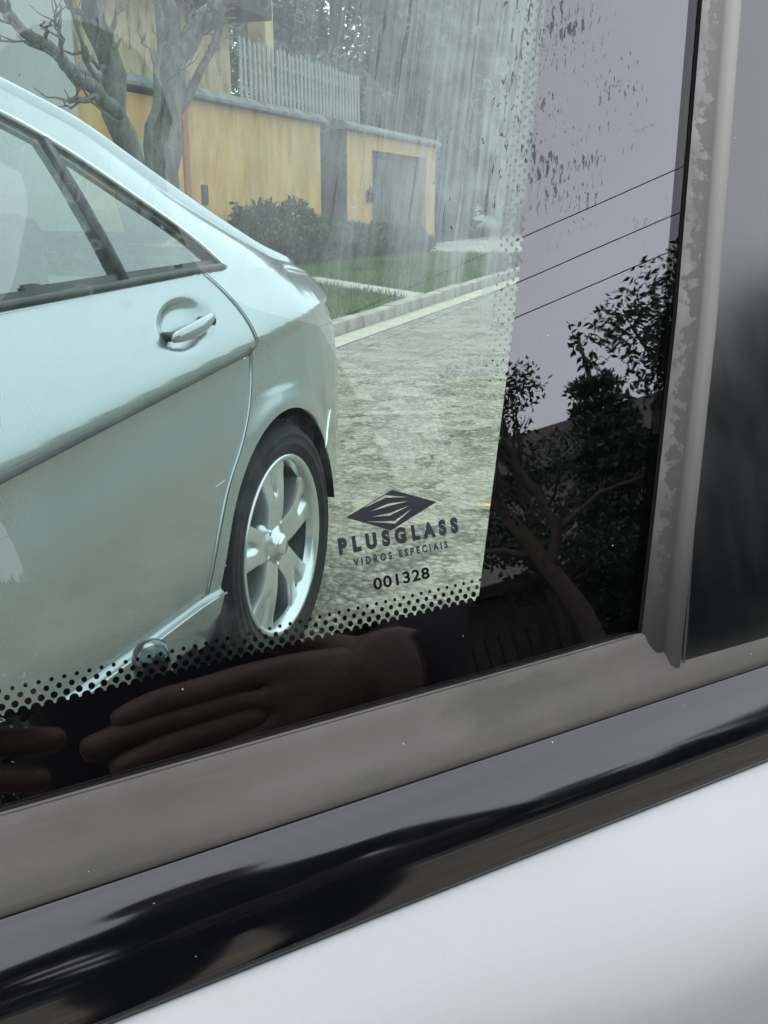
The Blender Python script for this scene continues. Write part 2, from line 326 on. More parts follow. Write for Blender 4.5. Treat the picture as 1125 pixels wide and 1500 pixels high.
class MB:
    def __init__(s): s.v = []; s.f = []
    def add(s, v, f):
        n = len(s.v); s.v += [tuple(x) for x in v]; s.f += [tuple(i + n for i in q) for q in f]; return s
    def box(s, x0, x1, y0, y1, z0, z1):
        v = [(x, y, z) for z in (z0, z1) for y in (y0, y1) for x in (x0, x1)]
        return s.add(v, [(0, 2, 3, 1), (4, 5, 7, 6), (0, 1, 5, 4), (2, 6, 7, 3), (0, 4, 6, 2), (1, 3, 7, 5)])
    def tube(s, pts, rad, n=10, caps=True):
        pts = [Vector(p) for p in pts]; m = len(pts)
        if not hasattr(rad, '__len__'): rad = [rad] * m
        vs_, prev = [], None
        for i, p in enumerate(pts):
            d = (pts[min(i + 1, m - 1)] - pts[max(i - 1, 0)]).normalized()
            a = prev if prev is not None else (Vector((0, 0, 1)) if abs(d.z) < .9 else Vector((1, 0, 0)))
            u = (a - d * a.dot(d)).normalized(); prev = u; w = d.cross(u)
            for k in range(n):
                an = 2 * math.pi * k / n
                vs_.append(p + (u * math.cos(an) + w * math.sin(an)) * rad[i])
        f = [(i * n + k, i * n + (k + 1) % n, (i + 1) * n + (k + 1) % n, (i + 1) * n + k) for i in range(m - 1) for k in range(n)]
        if caps: f += [tuple(range(n - 1, -1, -1)), tuple((m - 1) * n + k for k in range(n))]
        return s.add(vs_, f)
    def lathe(s, prof, n=48, axis='x', close=False):
        # prof: (radius, axial)
        vs_ = []
        for (r, a) in prof:
            for k in range(n):
                an = 2 * math.pi * k / n
                vs_.append((a, r * math.cos(an), r * math.sin(an)) if axis == 'x' else (r * math.cos(an), r * math.sin(an), a))
        m = len(prof)
        f = [(i * n + k, i * n + (k + 1) % n, ((i + 1) % m) * n + (k + 1) % n, ((i + 1) % m) * n + k) for i in range(m if close else m - 1) for k in range(n)]
        return s.add(vs_, f)
    def prism(s, poly, fn0, fn1):
        n = len(poly)
        v = [fn0(*p) for p in poly] + [fn1(*p) for p in poly]
        f = [tuple(range(n - 1, -1, -1)), tuple(range(n, 2 * n))] + [(i, (i + 1) % n, n + (i + 1) % n, n + i) for i in range(n)]
        return s.add(v, f)
    def obj(s, name, mat, parent=None, smooth=False, loc=None, auto=None):
        o = mobj(name, s.v, s.f, mat, parent, smooth, loc)
        if auto: smooth_by_angle(o, auto)
        return o
def smooth_by_angle(o, deg):
    me = o.data
    bm = bmesh.new(); bm.from_mesh(me)
    bmesh.ops.recalc_face_normals(bm, faces=bm.faces)
    for f in bm.faces: f.smooth = True
    for e in bm.edges:
        if len(e.link_faces) == 2 and e.calc_face_angle(0) > R(deg): e.smooth = False
    bm.to_mesh(me); bm.free()
def bevel(o, w=0.01, seg=2):
    m = o.modifiers.new('bevel', 'BEVEL'); m.width = w; m.segments = seg; m.limit_method = 'ANGLE'; return o
def boxo(name, x0, x1, y0, y1, z0, z1, mat, parent=None, bev=0.0):
    o = MB().box(x0, x1, y0, y1, z0, z1).obj(name, mat, parent)
    if bev: bevel(o, bev)
    return o

def leaves_mesh(name, centers, sizes, mat, parent=None, aspect=0.5, droop=0.3, seed=1, folded=True):
    """many small pointed leaf blades, one joined crown"""
    g = np.random.default_rng(seed); n = len(centers)
    d = g.normal(size=(n, 3)); d[:, 2] -= droop; d /= np.linalg.norm(d, axis=1)[:, None]
    a = g.normal(size=(n, 3)); w = np.cross(d, a); w /= np.linalg.norm(w, axis=1)[:, None]
    L = sizes[:, None] * d; W = sizes[:, None] * aspect * 0.5 * w
    c = np.asarray(centers)
    v = np.stack([c, c + 0.45 * L + W, c + L, c + 0.45 * L - W], 1).reshape(-1, 3)
    me = bpy.data.meshes.new(name)
    me.vertices.add(4 * n); me.vertices.foreach_set('co', v.ravel())
    me.loops.add(4 * n); me.loops.foreach_set('vertex_index', np.arange(4 * n))
    me.polygons.add(n); me.polygons.foreach_set('loop_start', np.arange(0, 4 * n, 4)); me.polygons.foreach_set('loop_total', np.full(n, 4))
    me.update(calc_edges=True); me.validate()
    me.materials.append(M[mat]); o = bpy.data.objects.new(name, me); return link(o, parent)

# ------------------------------------------------------------------ the setting: ground, road, kerb, verge
def sheet(name, x0, x1, y0, y1, z, mat, nx=1, ny=1):
    xs = np.linspace(x0, x1, nx + 1); ys = np.linspace(y0, y1, ny + 1)
    v = [(x, y, z) for y in ys for x in xs]
    f = [(j * (nx + 1) + i, j * (nx + 1) + i + 1, (j + 1) * (nx + 1) + i + 1, (j + 1) * (nx + 1) + i) for j in range(ny) for i in range(nx)]
    return tag(mobj(name, v, f, mat), kind='structure')
sheet('ground', -600, 600, -600, 900, -0.03, 'soil')
sheet('road', -3.06, 7.0, -60, 160, 0.0, 'asphalt')
# worn coarse patch of the road beside the car, with its own raised ragged edge
def road_patch():
    g = np.random.default_rng(3)
    nx, ny = 250, 330
    xs = np.linspace(-3.0, 2.0, nx + 1); ys = np.linspace(-1.5, 6.9, ny + 1)
    X, Y = np.meshgrid(xs, ys)
    Y = Y + (Y > 5.5) * (Y - 5.5) / 1.4 * (0.06 * np.sin(X * 7) + 0.05 * np.sin(X * 17 + 1) + 0.10 * np.sin(X * 2.3))
    Z = 0.010 + g.uniform(-0.0035, 0.0035, X.shape) + 0.004 * np.sin(X * 5 + Y * 3) * np.sin(Y * 4.1 - X * 2)
    Z[-1, :] = 0.001; Z[0, :] = 0.001; Z[:, 0] = 0.001; Z[:, -1] = 0.001
    v = np.stack([X, Y, Z], -1).reshape(-1, 3)
    I = np.arange((nx + 1) * (ny + 1)).reshape(ny + 1, nx + 1)
    f = np.stack([I[:-1, :-1], I[:-1, 1:], I[1:, 1:], I[1:, :-1]], -1).reshape(-1, 4)
    tag(mobj('road_patch', v, f, 'asphalt_rough', smooth=True), kind='structure')
road_patch()
sheet('gutter', -3.32, -3.06, -60, 160, 0.006, 'gutter')
kerb = empty('kerb', (0, 0, 0)); tag(kerb, kind='structure')
kb = None
for i in range(60):
    y0 = -20 + i * 1.0
    if kb is None:
        kb = boxo('kerb_stone', -0.075, 0.075, -0.492, 0.492, -0.1, 0.13, 'kerbstone', kerb, 0.018); kb.location = (-3.40, y0, 0)
    else:
        o = kb.copy(); COL.objects.link(o); o.location = (-3.40 + random.uniform(-.008, .008), y0, random.uniform(-.008, .006)); o.rotation_euler = (0, 0, random.uniform(-.006, .006))
sheet('verge', -7.9, -3.48, -60, 160, 0.09, 'soil')
def strip_poly(name, pts, z, mat, h=0.03):
    o = MB().prism(pts, lambda x, y: (x, y, z - h), lambda x, y: (x, y, z)).obj(name, mat); return tag(o, kind='structure')
strip_poly('path', [(-3.48, 11.5), (-3.48, 12.15), (-5.75, 14.45), (-7.9, 14.9), (-7.9, 14.2), (-5.9, 13.9)], 0.12, 'pave')
strip_poly('driveway', [(-3.48, 23.0), (-3.48, 28.0), (-8.4, 28.0), (-8.4, 23.2)], 0.115, 'pave')
sheet('far_pavement', -7.9, -3.48, 28.0, 160, 0.113, 'pave')
# grass on the verge: uncountable blades
def grass():
    g = np.random.default_rng(11); n = 52000
    x = g.uniform(-7.6, -3.5, n); y = 6 + (g.uniform(0, 1, n) ** 1.3) * 22
    keep = ~((np.abs((y - 12.0) - (-(x + 3.48)) * 0.98) < 0.42) & (x > -5.9)) & (y < 23) | (y < 11)
    keep &= ~((x < -5.7) & (y > 13.9) & (y < 14.9))
    x, y = x[keep], y[keep]
    c = np.stack([x, y, np.full_like(x, 0.085)], 1)
    h = g.uniform(0.05, 0.13, len(x)); n = len(x)
    lean = g.normal(0, .35, (n, 2)); an = g.uniform(0, math.pi, n); wd = np.stack([np.cos(an), np.sin(an), np.zeros(n)], 1) * 0.009
    tip = c + np.concatenate([lean * h[:, None], h[:, None]], 1)
    v = np.stack([c - wd, c + wd, tip], 1).reshape(-1, 3)
    me = bpy.data.meshes.new('grass'); me.vertices.add(3 * n); me.vertices.foreach_set('co', v.ravel())
    me.loops.add(3 * n); me.loops.foreach_set('vertex_index', np.arange(3 * n))
    me.polygons.add(n); me.polygons.foreach_set('loop_start', np.arange(0, 3 * n, 3)); me.polygons.foreach_set('loop_total', np.full(n, 3))
    me.update(calc_edges=True); me.materials.append(M['grass'])
    tag(link(bpy.data.objects.new('grass', me)), 'short green grass growing on the verge behind the kerb', 'grass', kind='stuff')
grass()
# far side of the street, behind the photographer
sheet('far_verge', 7.15, 40, -60, 100, 0.09, 'soil')
boxo('opposite_kerb', 7.0, 7.15, -60, 100, -0.1, 0.13, 'kerbstone', None); tag(bpy.data.objects['opposite_kerb'], kind='structure')
sheet('opposite_pavement', 7.15, 9.4, -60, 100, 0.115, 'pave')

# ------------------------------------------------------------------ yellow garden wall with garage
WX = -7.97
gw = empty('garden_wall', (WX, 17.0, 0)); tag(gw, 'ochre yellow rendered garden wall with a grey coping behind the hedge', 'wall')
def gbox(name, x0, x1, y0, y1, z0, z1, mat, bev=0.01, par=gw):
    o = boxo(name, x0 - WX, x1 - WX, y0 - 17, y1 - 17, z0, z1, mat, par, bev); return o
gbox('wall_panel', WX - .22, WX, 11.6, 14.55, 0, 2.62, 'yellow')
gbox('pilaster', WX - .30, WX + .03, 14.55, 14.72, 0, 2.64, 'terracotta')
gbox('wall_panel', WX - .22, WX + .012, 14.72, 20.15, 0, 2.68, 'yellow')
gbox('return_wall', WX - 1.6, WX - .22, 19.98, 20.15, 0, 2.62, 'yellow')
gbox('meter_box', WX, WX + .10, 13.05, 13.5, 1.55, 2.0, 'lightwall')
gbox('letter_slot', WX + .012, WX + .05, 15.05, 15.22, 1.15, 1.45, 'darkgate')
def coping(y0, y1, z, par, yc):
    prof = [(-.38, 0), (.16, 0), (.16, .06), (.02, .17), (-.20, .22), (-.38, .2)]
    m = MB(); n = len(prof)
    L = y1 - y0; k = max(1, int(L / 0.9))
    for i in range(k):
        a, b = y0 + L * i / k + .006, y0 + L * (i + 1) / k - .006
        m = MB(); m.prism(prof, lambda x, zz: (x, a - yc, z + zz), lambda x, zz: (x, b - yc, z + zz))
        bevel(m.obj('coping_stone', 'coping', par), .012)
coping(11.6, 20.25, 2.685, gw, 17.0)
gar = empty('garage', (WX, 25.0, 0)); tag(gar, 'ochre garage front with a wide grey door and lamp beside the gate', 'garage')
def kbox(name, x0, x1, y0, y1, z0, z1, mat, bev=0.01): return boxo(name, x0 - WX, x1 - WX, y0 - 25, y1 - 25, z0, z1, mat, gar, bev)
kbox('pier', WX - 1.2, WX, 21.7, 23.37, 0, 2.66, 'yellow')
kbox('pier_return', WX - 1.2, WX + .01, 21.60, 21.695, 0, 2.64, 'darkgate')
kbox('pier', WX - 1.2, WX, 27.9, 28.78, 0, 2.66, 'yellow')
kbox('lintel', WX - 1.19, WX - .006, 23.375, 27.895, 2.34, 2.655, 'yellow')
kbox('door_frame', WX - .24, WX - .12, 23.38, 27.89, 2.22, 2.335, 'darkgate')
for i in range(16):
    y0 = 23.40 + i * .28
    kbox('door_plank', WX - .22, WX - .14 + random.uniform(-.006, .006), y0 + .006, y0 + .272, 0.02, 2.215, 'darkdoor', .008)
coping(21.45, 28.95, 2.67, gar, 25.0)
lw = MB(); lw.lathe([(.02, 1.18), (.07, 1.2), (.09, 1.42), (.03, 1.5), (.01, 1.55)], 8, 'z')
lamp = lw.obj('wall_lamp', 'black', gar); lamp.location = (.08, -1.98, 0); boxo('lamp_bracket', -.08, .0, -.03, .03, 1.2, 1.24, 'black', lamp)
gate = empty('garden_gate', (WX - .9, 20.9, 0)); tag(gate, 'dark narrow garden gate in the recess between wall and garage', 'gate')
for i in range(7):
    boxo('gate_board', -.02, .02, -.74 + i * .2, -.56 + i * .2, .05, 2.2, 'darkgate', gate, .006)
boxo('gate_rail', .021, .05, -.74, .64, .5, .6, 'darkgate', gate, .006); boxo('gate_rail', .021, .05, -.74, .64, 1.7, 1.8, 'darkgate', gate, .006)
# picket fence on the wall
fence = empty('picket_fence', (WX - .12, 19.6, 2.9)); tag(fence, 'pale weathered picket fence standing on top of the ochre wall', 'fence')
for z in (.12, .62): boxo('rail', -.045, -.015, -2.75, 3.3, z, z + .06, 'picket', fence, .005)
pk = None
for i in range(32):
    y = -2.7 + i * .19
    if pk is None:
        m = MB(); m.prism([(-.045, -.04), (.045, -.04), (.045, .86), (0, .94), (-.045, .86)], lambda a, b: (-.012, a, b), lambda a, b: (.014, a, b))
        pk = m.obj('picket', 'picket', fence); pk.location = (0, y, 0)
    else:
        o = pk.copy(); COL.objects.link(o); o.parent = fence; o.location = (random.uniform(-.004, .004), y, random.uniform(-.03, .03)); o.rotation_euler = (random.uniform(-.03, .03), 0, 0)

# house behind the wall
hs = empty('stucco_house', (-9.6, 16.5, 0)); tag(hs, 'stained cream stucco house with dark eaves rising behind the ochre wall', 'house')
boxo('wall', -6, 0, -4.8, 3.1, 0, 4.55, 'cream', hs)
boxo('eave', -6.3, .75, -5.2, 3.5, 4.56, 4.95, 'rooftile', hs, .03)
boxo('upper_wall', -6, -.25, -4.6, 3.0, 4.951, 7.6, 'cream', hs)
for y0 in (-3.4, -.4):
    w = boxo('window', -.26, -.20, y0, y0 + 1.7, 5.3, 6.7, 'darkgate', hs)
    boxo('pane', -.199, -.19, y0 + .08, y0 + .81, 5.38, 6.62, 'winglass', w); boxo('pane', -.199, -.19, y0 + .89, y0 + 1.62, 5.38, 6.62, 'winglass', w)
m = MB(); m.prism([(-6.5, 7.6), (.5, 7.6), (-3, 9.6)], lambda x, z: (x, -5.2, z), lambda x, z: (x, 3.6, z)); m.obj('roof', 'rooftile', hs)
cp = empty('corner_post', (-9.5, 20.85, 0)); tag(cp, 'tall blotchy cream post beside the stucco house', 'post')
boxo('shaft', -.2, .2, -.2, .2, 0, 6.2, 'cream', cp, .02); boxo('cap', -.28, .28, -.28, .28, 6.21, 6.4, 'coping', cp, .02)
gb = empty('grey_building', (-7.65, 6.0, 0)); tag(gb, 'plain grey rendered building at the left behind the bare tree', 'building')
boxo('wall', -7, 0, -9, 5.45, 0, 8.5, 'greywall', gb, .02)
boxo('roof_edge', -7.2, .12, -9.2, 5.6, 8.51, 8.75, 'coping', gb, .02)
boxo('plinth', 0.002, .05, -9, 5.45, 0, .45, 'coping', gb, .01)

# ------------------------------------------------------------------ plants on this side
def branch_pts(p0, p1, n=5, wob=.06, seed=0):
    g = random.Random(seed); p0, p1 = Vector(p0), Vector(p1); L = (p1 - p0).length
    return [p0.lerp(p1, i / n) + (Vector((g.gauss(0, 1), g.gauss(0, 1), g.gauss(0, 1))) * wob * L * (0 if i in (0, n) else 1)) for i in range(n + 1)]
def twigs(m, tip, d, g, depth, L, r):
    if depth == 0: return
    for k in range(g.choice((2, 3))):
        dd = (d + Vector((g.gauss(0, .5), g.gauss(0, .5), g.gauss(.15, .4)))).normalized()
        e = tip + dd * L * g.uniform(.6, 1.1)
        m.tube(branch_pts(tip, e, 3, .07, g.random()), [r * (1 - .22 * i) for i in range(4)], 5, False)
        twigs(m, e, dd, g, depth - 1, L * .68, r * .55)
def bare_tree(name, label, stems, seed, mat='bark'):
    base = Vector(stems[0][0][0]); g = random.Random(seed)
    root = empty(name, (base.x, base.y, 0)); tag(root, label, 'tree', 'bare street trees')
    o_ = Vector((base.x, base.y, 0))
    for i, (pts, r0, r1, tw) in enumerate(stems):
        m = MB(); P = []
        for a, b in zip(pts[:-1], pts[1:]): P += branch_pts(a, b, 3, .03, seed + i)[:-1]
        P.append(Vector(pts[-1])); P = [p - o_ for p in P]
        n = len(P); m.tube(P, [r0 + (r1 - r0) * k / (n - 1) for k in range(n)], 10)
        if tw:
            for j in range(n // 2, n):
                twigs(m, P[j], (P[j] - P[j - 1]).normalized(), g, tw, .38, r1 * .6)
        m.obj('trunk' if i == 0 else 'limb', mat, root, True)
T1 = [([(-5.5, 9.15, .05), (-5.5, 9.05, 1.0), (-5.5, 8.95, 1.75), (-5.5, 8.72, 2.5), (-5.5, 8.45, 3.2), (-5.6, 8.2, 4.4)], .15, .07, 2),
      ([(-5.5, 8.85, 1.95), (-5.45, 8.45, 2.12), (-5.45, 8.1, 2.22), (-5.4, 7.9, 2.3), (-5.4, 7.25, 2.55), (-5.4, 6.6, 2.9)], .075, .03, 2),
      ([(-5.48, 8.55, 2.1), (-5.4, 8.25, 2.02), (-5.4, 7.95, 1.98)], .04, .02, 1),
      ([(-5.5, 8.6, 2.15), (-5.45, 8.3, 2.35), (-5.4, 8.1, 2.7), (-5.4, 7.9, 3.0)], .025, .01, 2)]
T2 = [([(-5.6, 9.75, .05), (-5.6, 9.7, .9), (-5.6, 9.75, 1.5), (-5.6, 9.95, 2.1), (-5.6, 10.15, 2.6), (-5.6, 10.7, 3.0), (-5.6, 11.5, 3.5), (-5.6, 12.2, 4.2)], .22, .06, 2),
      ([(-5.62, 10.15, 2.55), (-5.65, 10.25, 3.0), (-5.7, 10.0, 3.6), (-5.7, 9.8, 4.5)], .10, .05, 2),
      ([(-5.55, 9.4, 1.2), (-5.5, 9.35, 1.7), (-5.5, 9.6, 2.25), (-5.5, 9.7, 2.8), (-5.5, 9.8, 3.6)], .055, .02, 2),
      ([(-5.6, 9.9, 1.9), (-5.5, 10.3, 2.3), (-5.4, 10.75, 2.9), (-5.4, 11.1, 3.5)], .06, .02, 2)]
bare_tree('bare_tree', 'bare lichen-grey tree with a long limb reaching left over the silver car', T1, 5)
bare_tree('bare_tree', 'thick bare forked tree in front of the ochre wall', T2, 9)

def shrub(name, label, x, y, rx, ry, h, n, mat, seed, size=.07, cat='shrub', group=None):
    g = np.random.default_rng(seed); root = empty(name, (x, y, .09)); tag(root, label, cat, group)
    u = g.normal(size=(n, 3)); u /= np.linalg.norm(u, axis=1)[:, None]
    rad = g.uniform(.55, 1.05, n) ** .5; lump = 1 + .18 * np.sin(u[:, 0] * 7 + seed) * np.sin(u[:, 1] * 6) + .12 * np.sin(u[:, 2] * 9)
    c = u * (rad * lump)[:, None] * np.array([rx, ry, h * .55]) + np.array([0, 0, h * .5]); c = c[c[:, 2] > 0.0]
    leaves_mesh('foliage', c, g.uniform(.7, 1.3, len(c)) * size, mat, root, .5, -.3, seed)
    m = MB(); r_ = random.Random(seed)
    for k in range(7):
        e = Vector((r_.uniform(-.6, .6) * rx, r_.uniform(-.6, .6) * ry, h * r_.uniform(.5, .9)))
        m.tube(branch_pts((0, 0, -.05), e, 4, .05, k + seed), [.018, .016, .013, .01, .006], 5, False)
    m.obj('stem', 'barkdark', root, True)
shr = [(-7.35, 15.7, .5, .75, .95, 'dark clipped shrub against the ochre wall, nearest the silver car'),
       (-7.3, 17.0, .55, .85, 1.0, 'tall dark shrub halfway along the ochre wall'),
       (-7.3, 18.5, .5, .8, .75, 'low dark shrub between the tall shrub and the gate'),
       (-7.2, 20.2, .5, .85, .62, 'dark shrub growing before the narrow garden gate'),
       (-7.1, 21.8, .5, .8, .58, 'leafy shrub before the yellow garage pier'),
       (-7.0, 23.2, .5, .75, .45, 'low shrub beside the grey garage door')]
for i, (x, y, rx, ry, h, lb) in enumerate(shr): shrub('hedge_shrub', lb, x, y, rx, ry, h, 4200, 'hedge', 20 + i, .10, 'shrub', 'shrubs along the ochre wall')

def crown_pts(blobs, n, g):
    vol = np.array([b[3] * b[4] * b[5] for b in blobs]) ** .75; cnt = (n * vol / vol.sum()).astype(int); out = []
    for b, k in zip(blobs, cnt):
        u = g.normal(size=(k, 3)); u /= np.linalg.norm(u, axis=1)[:, None]
        r = g.uniform(.25, 1, k) ** .5 * (1 + .25 * np.sin(u[:, 0] * 5 + b[0]) * np.sin(u[:, 2] * 6 + b[1]))
        out.append(u * r[:, None] * np.array(b[3:6]) + np.array(b[:3]))
    return np.concatenate(out)
def leafy_tree(name, label, x, y, h, rad, mat, seed, n=9000, size=.22, trunk_r=.2, crown_lo=.35, group=None, conifer=False, bark='barkdark', aspect=.5, extra=()):
    g = np.random.default_rng(seed); r_ = random.Random(seed); root = empty(name, (x, y, 0)); tag(root, label, 'tree', group)
    m = MB(); lean = r_.uniform(-.04, .04)
    m.tube([(0, 0, -.1), (lean * h * .3, 0, h * .3), (lean * h * .6, lean * h * .2, h * .6), (lean * h, 0, h * .95)], [trunk_r * 1.25, trunk_r, trunk_r * .6, trunk_r * .12], 10)
    blobs = []
    if conifer:
        for k in range(16):
            f = k / 15; z = h * (crown_lo + (1 - crown_lo) * f); rr = rad * (1 - f) ** .8 + .12
            for q in range(5 if f < .85 else 1):
                an = q * 1.2566 + k * .7; d = rr * .6
                blobs.append((math.cos(an) * d, math.sin(an) * d, z - .1 * rr, rr * .42, rr * .42, h * .028))
                if f < .9: m.tube([(0, 0, z), (math.cos(an) * rr, math.sin(an) * rr, z - .08 * rr)], [.04, .01], 5, False)
    else:
        for k in range(34):
            f = r_.random(); an = r_.uniform(0, 6.283); z = h * (crown_lo + (1 - crown_lo) * f * .95)
            rr = rad * math.sin(math.pi * (.18 + .75 * f)) * r_.uniform(.35, .95)
            s_ = rad * r_.uniform(.22, .42); p = (math.cos(an) * rr, math.sin(an) * rr, z)
            blobs.append((*p, s_, s_, s_ * .62))
            m.tube(branch_pts((lean * z * .6, 0, z * .72), p, 4, .06, seed * 31 + k), [trunk_r * .35, trunk_r * .27, trunk_r * .18, trunk_r * .1, .015], 6, False)
    for k, b in enumerate(extra):
        blobs.append(b); m.tube(branch_pts((0, 0, h * .55), b[:3], 5, .05, seed + k), [trunk_r * .4, trunk_r * .32, trunk_r * .25, trunk_r * .16, .015, .008], 6, False)
    m.obj('trunk', bark, root, True)
    c = crown_pts(blobs, n, g)
    leaves_mesh('crown', c, g.uniform(.6, 1.3, len(c)) * size, mat, root, aspect, .3, seed)
    return root
GT = 'trees beyond the garage'
far = [(-12.5, 33, 11, 3.6, 'leafgrey', 'hazy grey-green tree rising just above the picket fence'),
       (-10.6, 38, 12, 3.4, 'leaf', 'tall green tree standing behind the garage roof'),
       (-9.2, 33, 4.6, 1.7, 'hedge', 'low ivy-dark tree at the right end of the garage'),
       (-9.5, 46, 13, 4.2, 'leafgrey', 'pale hazy tree right of the tall green tree'),
       (-8.0, 54, 12, 4.5, 'leaf', 'far green tree beside the clear edge of the window'),
       (-19, 42, 9, 4.2, 'leafgrey', 'far grey-green tree below the patch of open sky'),
       (-7.5, 40, 3.6, 1.6, 'hedge', 'small round tree by the far pavement'),
       (-8.8, 60, 15, 6.0, 'leafgrey', 'big pale tree at the end of the street behind all others'),
       (-15.5, 52, 15, 5.5, 'leafgrey', 'very tall hazy tree behind the two conifers'),
       (-17, 28, 9.0, 2.6, 'leaf', 'green tree behind the cream post'),
       (-24, 33, 15, 4.8, 'leaf', 'tall spreading tree above the stucco house'),
       (-13.0, 46, 14, 5.0, 'leaf', 'broad green tree between the hazy trees behind the fence')]
for i, (x, y, h, rd, mt, lb) in enumerate(far):
    leafy_tree('leafy_tree', lb, x, y, h, rd, mt, 40 + i, 22000, .27, .22, .12, GT)
leafy_tree('conifer_tree', 'dark narrow conifer among the hazy trees behind the garage', -11.3, 35.5, 11, 1.2, 'leafdark', 61, 6000, .2, .2, .3, GT, True)
leafy_tree('conifer_tree', 'slim dark conifer left of the tall green tree', -14.0, 35.0, 9, 1.0, 'leafdark', 62, 5000, .2, .18, .3, GT, True)
# wooded rise closing the street
def hill():
    g = np.random.default_rng(5); xs = np.linspace(-160, 120, 71); ys = np.linspace(70, 190, 31)
    X, Y = np.meshgrid(xs, ys); Z = 11 * np.clip((Y - 70) / 70, 0, 1) * (1 + .25 * np.sin(X * .07) + .12 * np.sin(X * .21 + 1)) - .2
    I = np.arange(X.size).reshape(X.shape); f = np.stack([I[:-1, :-1], I[:-1, 1:], I[1:, 1:], I[1:, :-1]], -1).reshape(-1, 4)
    tag(mobj('hill', np.stack([X, Y, Z], -1).reshape(-1, 3), f, 'leafgrey', smooth=True), kind='structure')
hill()

# ------------------------------------------------------------------ silver sedan parked at the kerb
# local frame: +y to the rear (0 = rear axle), +x = its left side (towards the camera)
car = empty('parked_sedan', (-1.885, 2.256, 0)); tag(car, 'silver four-door sedan parked at the kerb, seen through the window glass', 'car')
ip = np.interp
def zb_(r): return ip(r, [-3.6, -3.0, -2.3, -1.0, -.245, 0, .3, .55, .8, .95, 1.0], [.70, .84, .925, .976, 1.003, 1.006, .985, .950, .905, .865, .80])
def zc_(r): return np.minimum(.860 + .09 * r, .895)
def plan_(r): return ip(r, [-3.62, -3.58, -3.45, -3.2, -2.9, -2.5, -2, 0, .2, .35, .5, .65, .78, .88, .95, .99, 1.0], [.02, .42, .62, .77, .84, .875, .885, .885, .878, .862, .832, .782, .715, .63, .51, .32, .02])
WHEELS = (0.01, -2.75); ARCH_R = .360; ARCH_Z = .308
def sstep(x): x = np.clip(x, 0, 1); return x * x * (3 - 2 * x)
def half_(r, z, flare=True):
    dz = z - zc_(r)
    up = .885 - .20 * dz - 1.35 * dz ** 2
    low = .885 - .020 * sstep(-dz / .026) + .018 * sstep((-dz - .03) / .20) - .075 * np.clip((.46 - z) / .28, 0, 1.2) ** 2
    h = np.where(dz > 0, up, low)
    h = h + .014 * sstep((.335 - z) / .014)                       # side skirt
    h = h - .075 * sstep((r - .02) / .35) * np.clip((z - (zb_(r) - .16)) / .16, 0, 1) ** 2.2   # rounded rear shoulder
    h = h * (plan_(r) / .885)
    if flare:
        for wr in WHEELS:
            d = np.hypot(r - wr, z - ARCH_Z); h = h + .009 * np.exp(-((d - ARCH_R) / .045) ** 2) * (z < .72)
        e = ((r + .398) / .105) ** 2 + ((z - .916 - .10 * (r + .398)) / .047) ** 2      # handle dish
        h = h - .020 * sstep((1.25 - e) / 1.1)
        e = ((r + 1.38) / .105) ** 2 + ((z - .826 - .10 * (r + 1.38)) / .047) ** 2
        h = h - .020 * sstep((1.25 - e) / 1.1)
    return h
def poly_sd(P, x, y):
    P = np.asarray(P, float); shp = np.shape(x); x = np.ravel(x); y = np.ravel(y)
    d = np.full(x.shape, 1e9); ins = np.zeros(x.shape, bool); n = len(P)
    for i in range(n):
        a, b = P[i], P[(i + 1) % n]; e = b - a
        t_ = np.clip(((x - a[0]) * e[0] + (y - a[1]) * e[1]) / (e @ e), 0, 1)
        d = np.minimum(d, np.hypot(x - a[0] - t_ * e[0], y - a[1] - t_ * e[1]))
        c = ((a[1] > y) != (b[1] > y))
        with np.errstate(divide='ignore', invalid='ignore'):
            ins ^= c & (x < (b[0] - a[0]) * (y - a[1]) / (b[1] - a[1]) + a[0])
    return np.where(ins, -d, d).reshape(shp)
def snap(Rr, Z, sd, h):
    """pull grid vertices that lie near a cut line onto it"""
    e = 1e-4; s0 = sd(Rr, Z); gr = (sd(Rr + e, Z) - s0) / e; gz = (sd(Rr, Z + e) - s0) / e
    g2 = np.maximum(gr ** 2 + gz ** 2, .25); k = (np.abs(s0) < h)
    return Rr - k * s0 * gr / g2, Z - k * s0 * gz / g2
SEAM = [(-.236, 1.004), (-.175, .94), (-.128, .86), (-.13, .78), (-.172, .70), (-.25, .62), (-.313, .56), (-.365, .47), (-.397, .397), (-.405, .338)]
def spl(P, n):
    P = np.array(P, float); t_ = np.r_[0, np.cumsum(np.hypot(*np.diff(P, axis=0).T))]; u = np.linspace(0, t_[-1], n)
    c = np.stack([np.interp(u, t_, P[:, 0]), np.interp(u, t_, P[:, 1])], 1)
    for _ in range(12): c[1:-1] = .25 * c[:-2] + .5 * c[1:-1] + .25 * c[2:]
    return c
SEAMC = spl(SEAM, 60)
REAR_DOOR = [(-1.2, 1.02), (-1.2, .338)] + [tuple(p) for p in SEAMC[::-1]] + [(-.25, 1.02)]
FRONT_DOOR = [(-2.2, 1.02), (-2.26, .6), (-2.2, .338), (-1.2, .338), (-1.2, 1.02)]
def grid_faces(shape):
    I = np.arange(shape[0] * shape[1]).reshape(shape)
    return np.stack([I[:-1, :-1], I[1:, :-1], I[1:, 1:], I[:-1, 1:]], -1).reshape(-1, 4)
def sub(name, v, f, mat, parent, both=True, smooth=True):
    """keep only used vertices; mirror to the far side"""
    if len(f) == 0: return None
    u, inv = np.unique(f.ravel(), return_inverse=True); v2 = v[u]; f2 = inv.reshape(f.shape)
    if both:
        m_ = v2 * np.array([-1, 1, 1]); f2 = np.concatenate([f2, f2[:, ::-1] + len(v2)]); v2 = np.concatenate([v2, m_])
    return mobj(name, v2, f2, mat, parent, smooth)
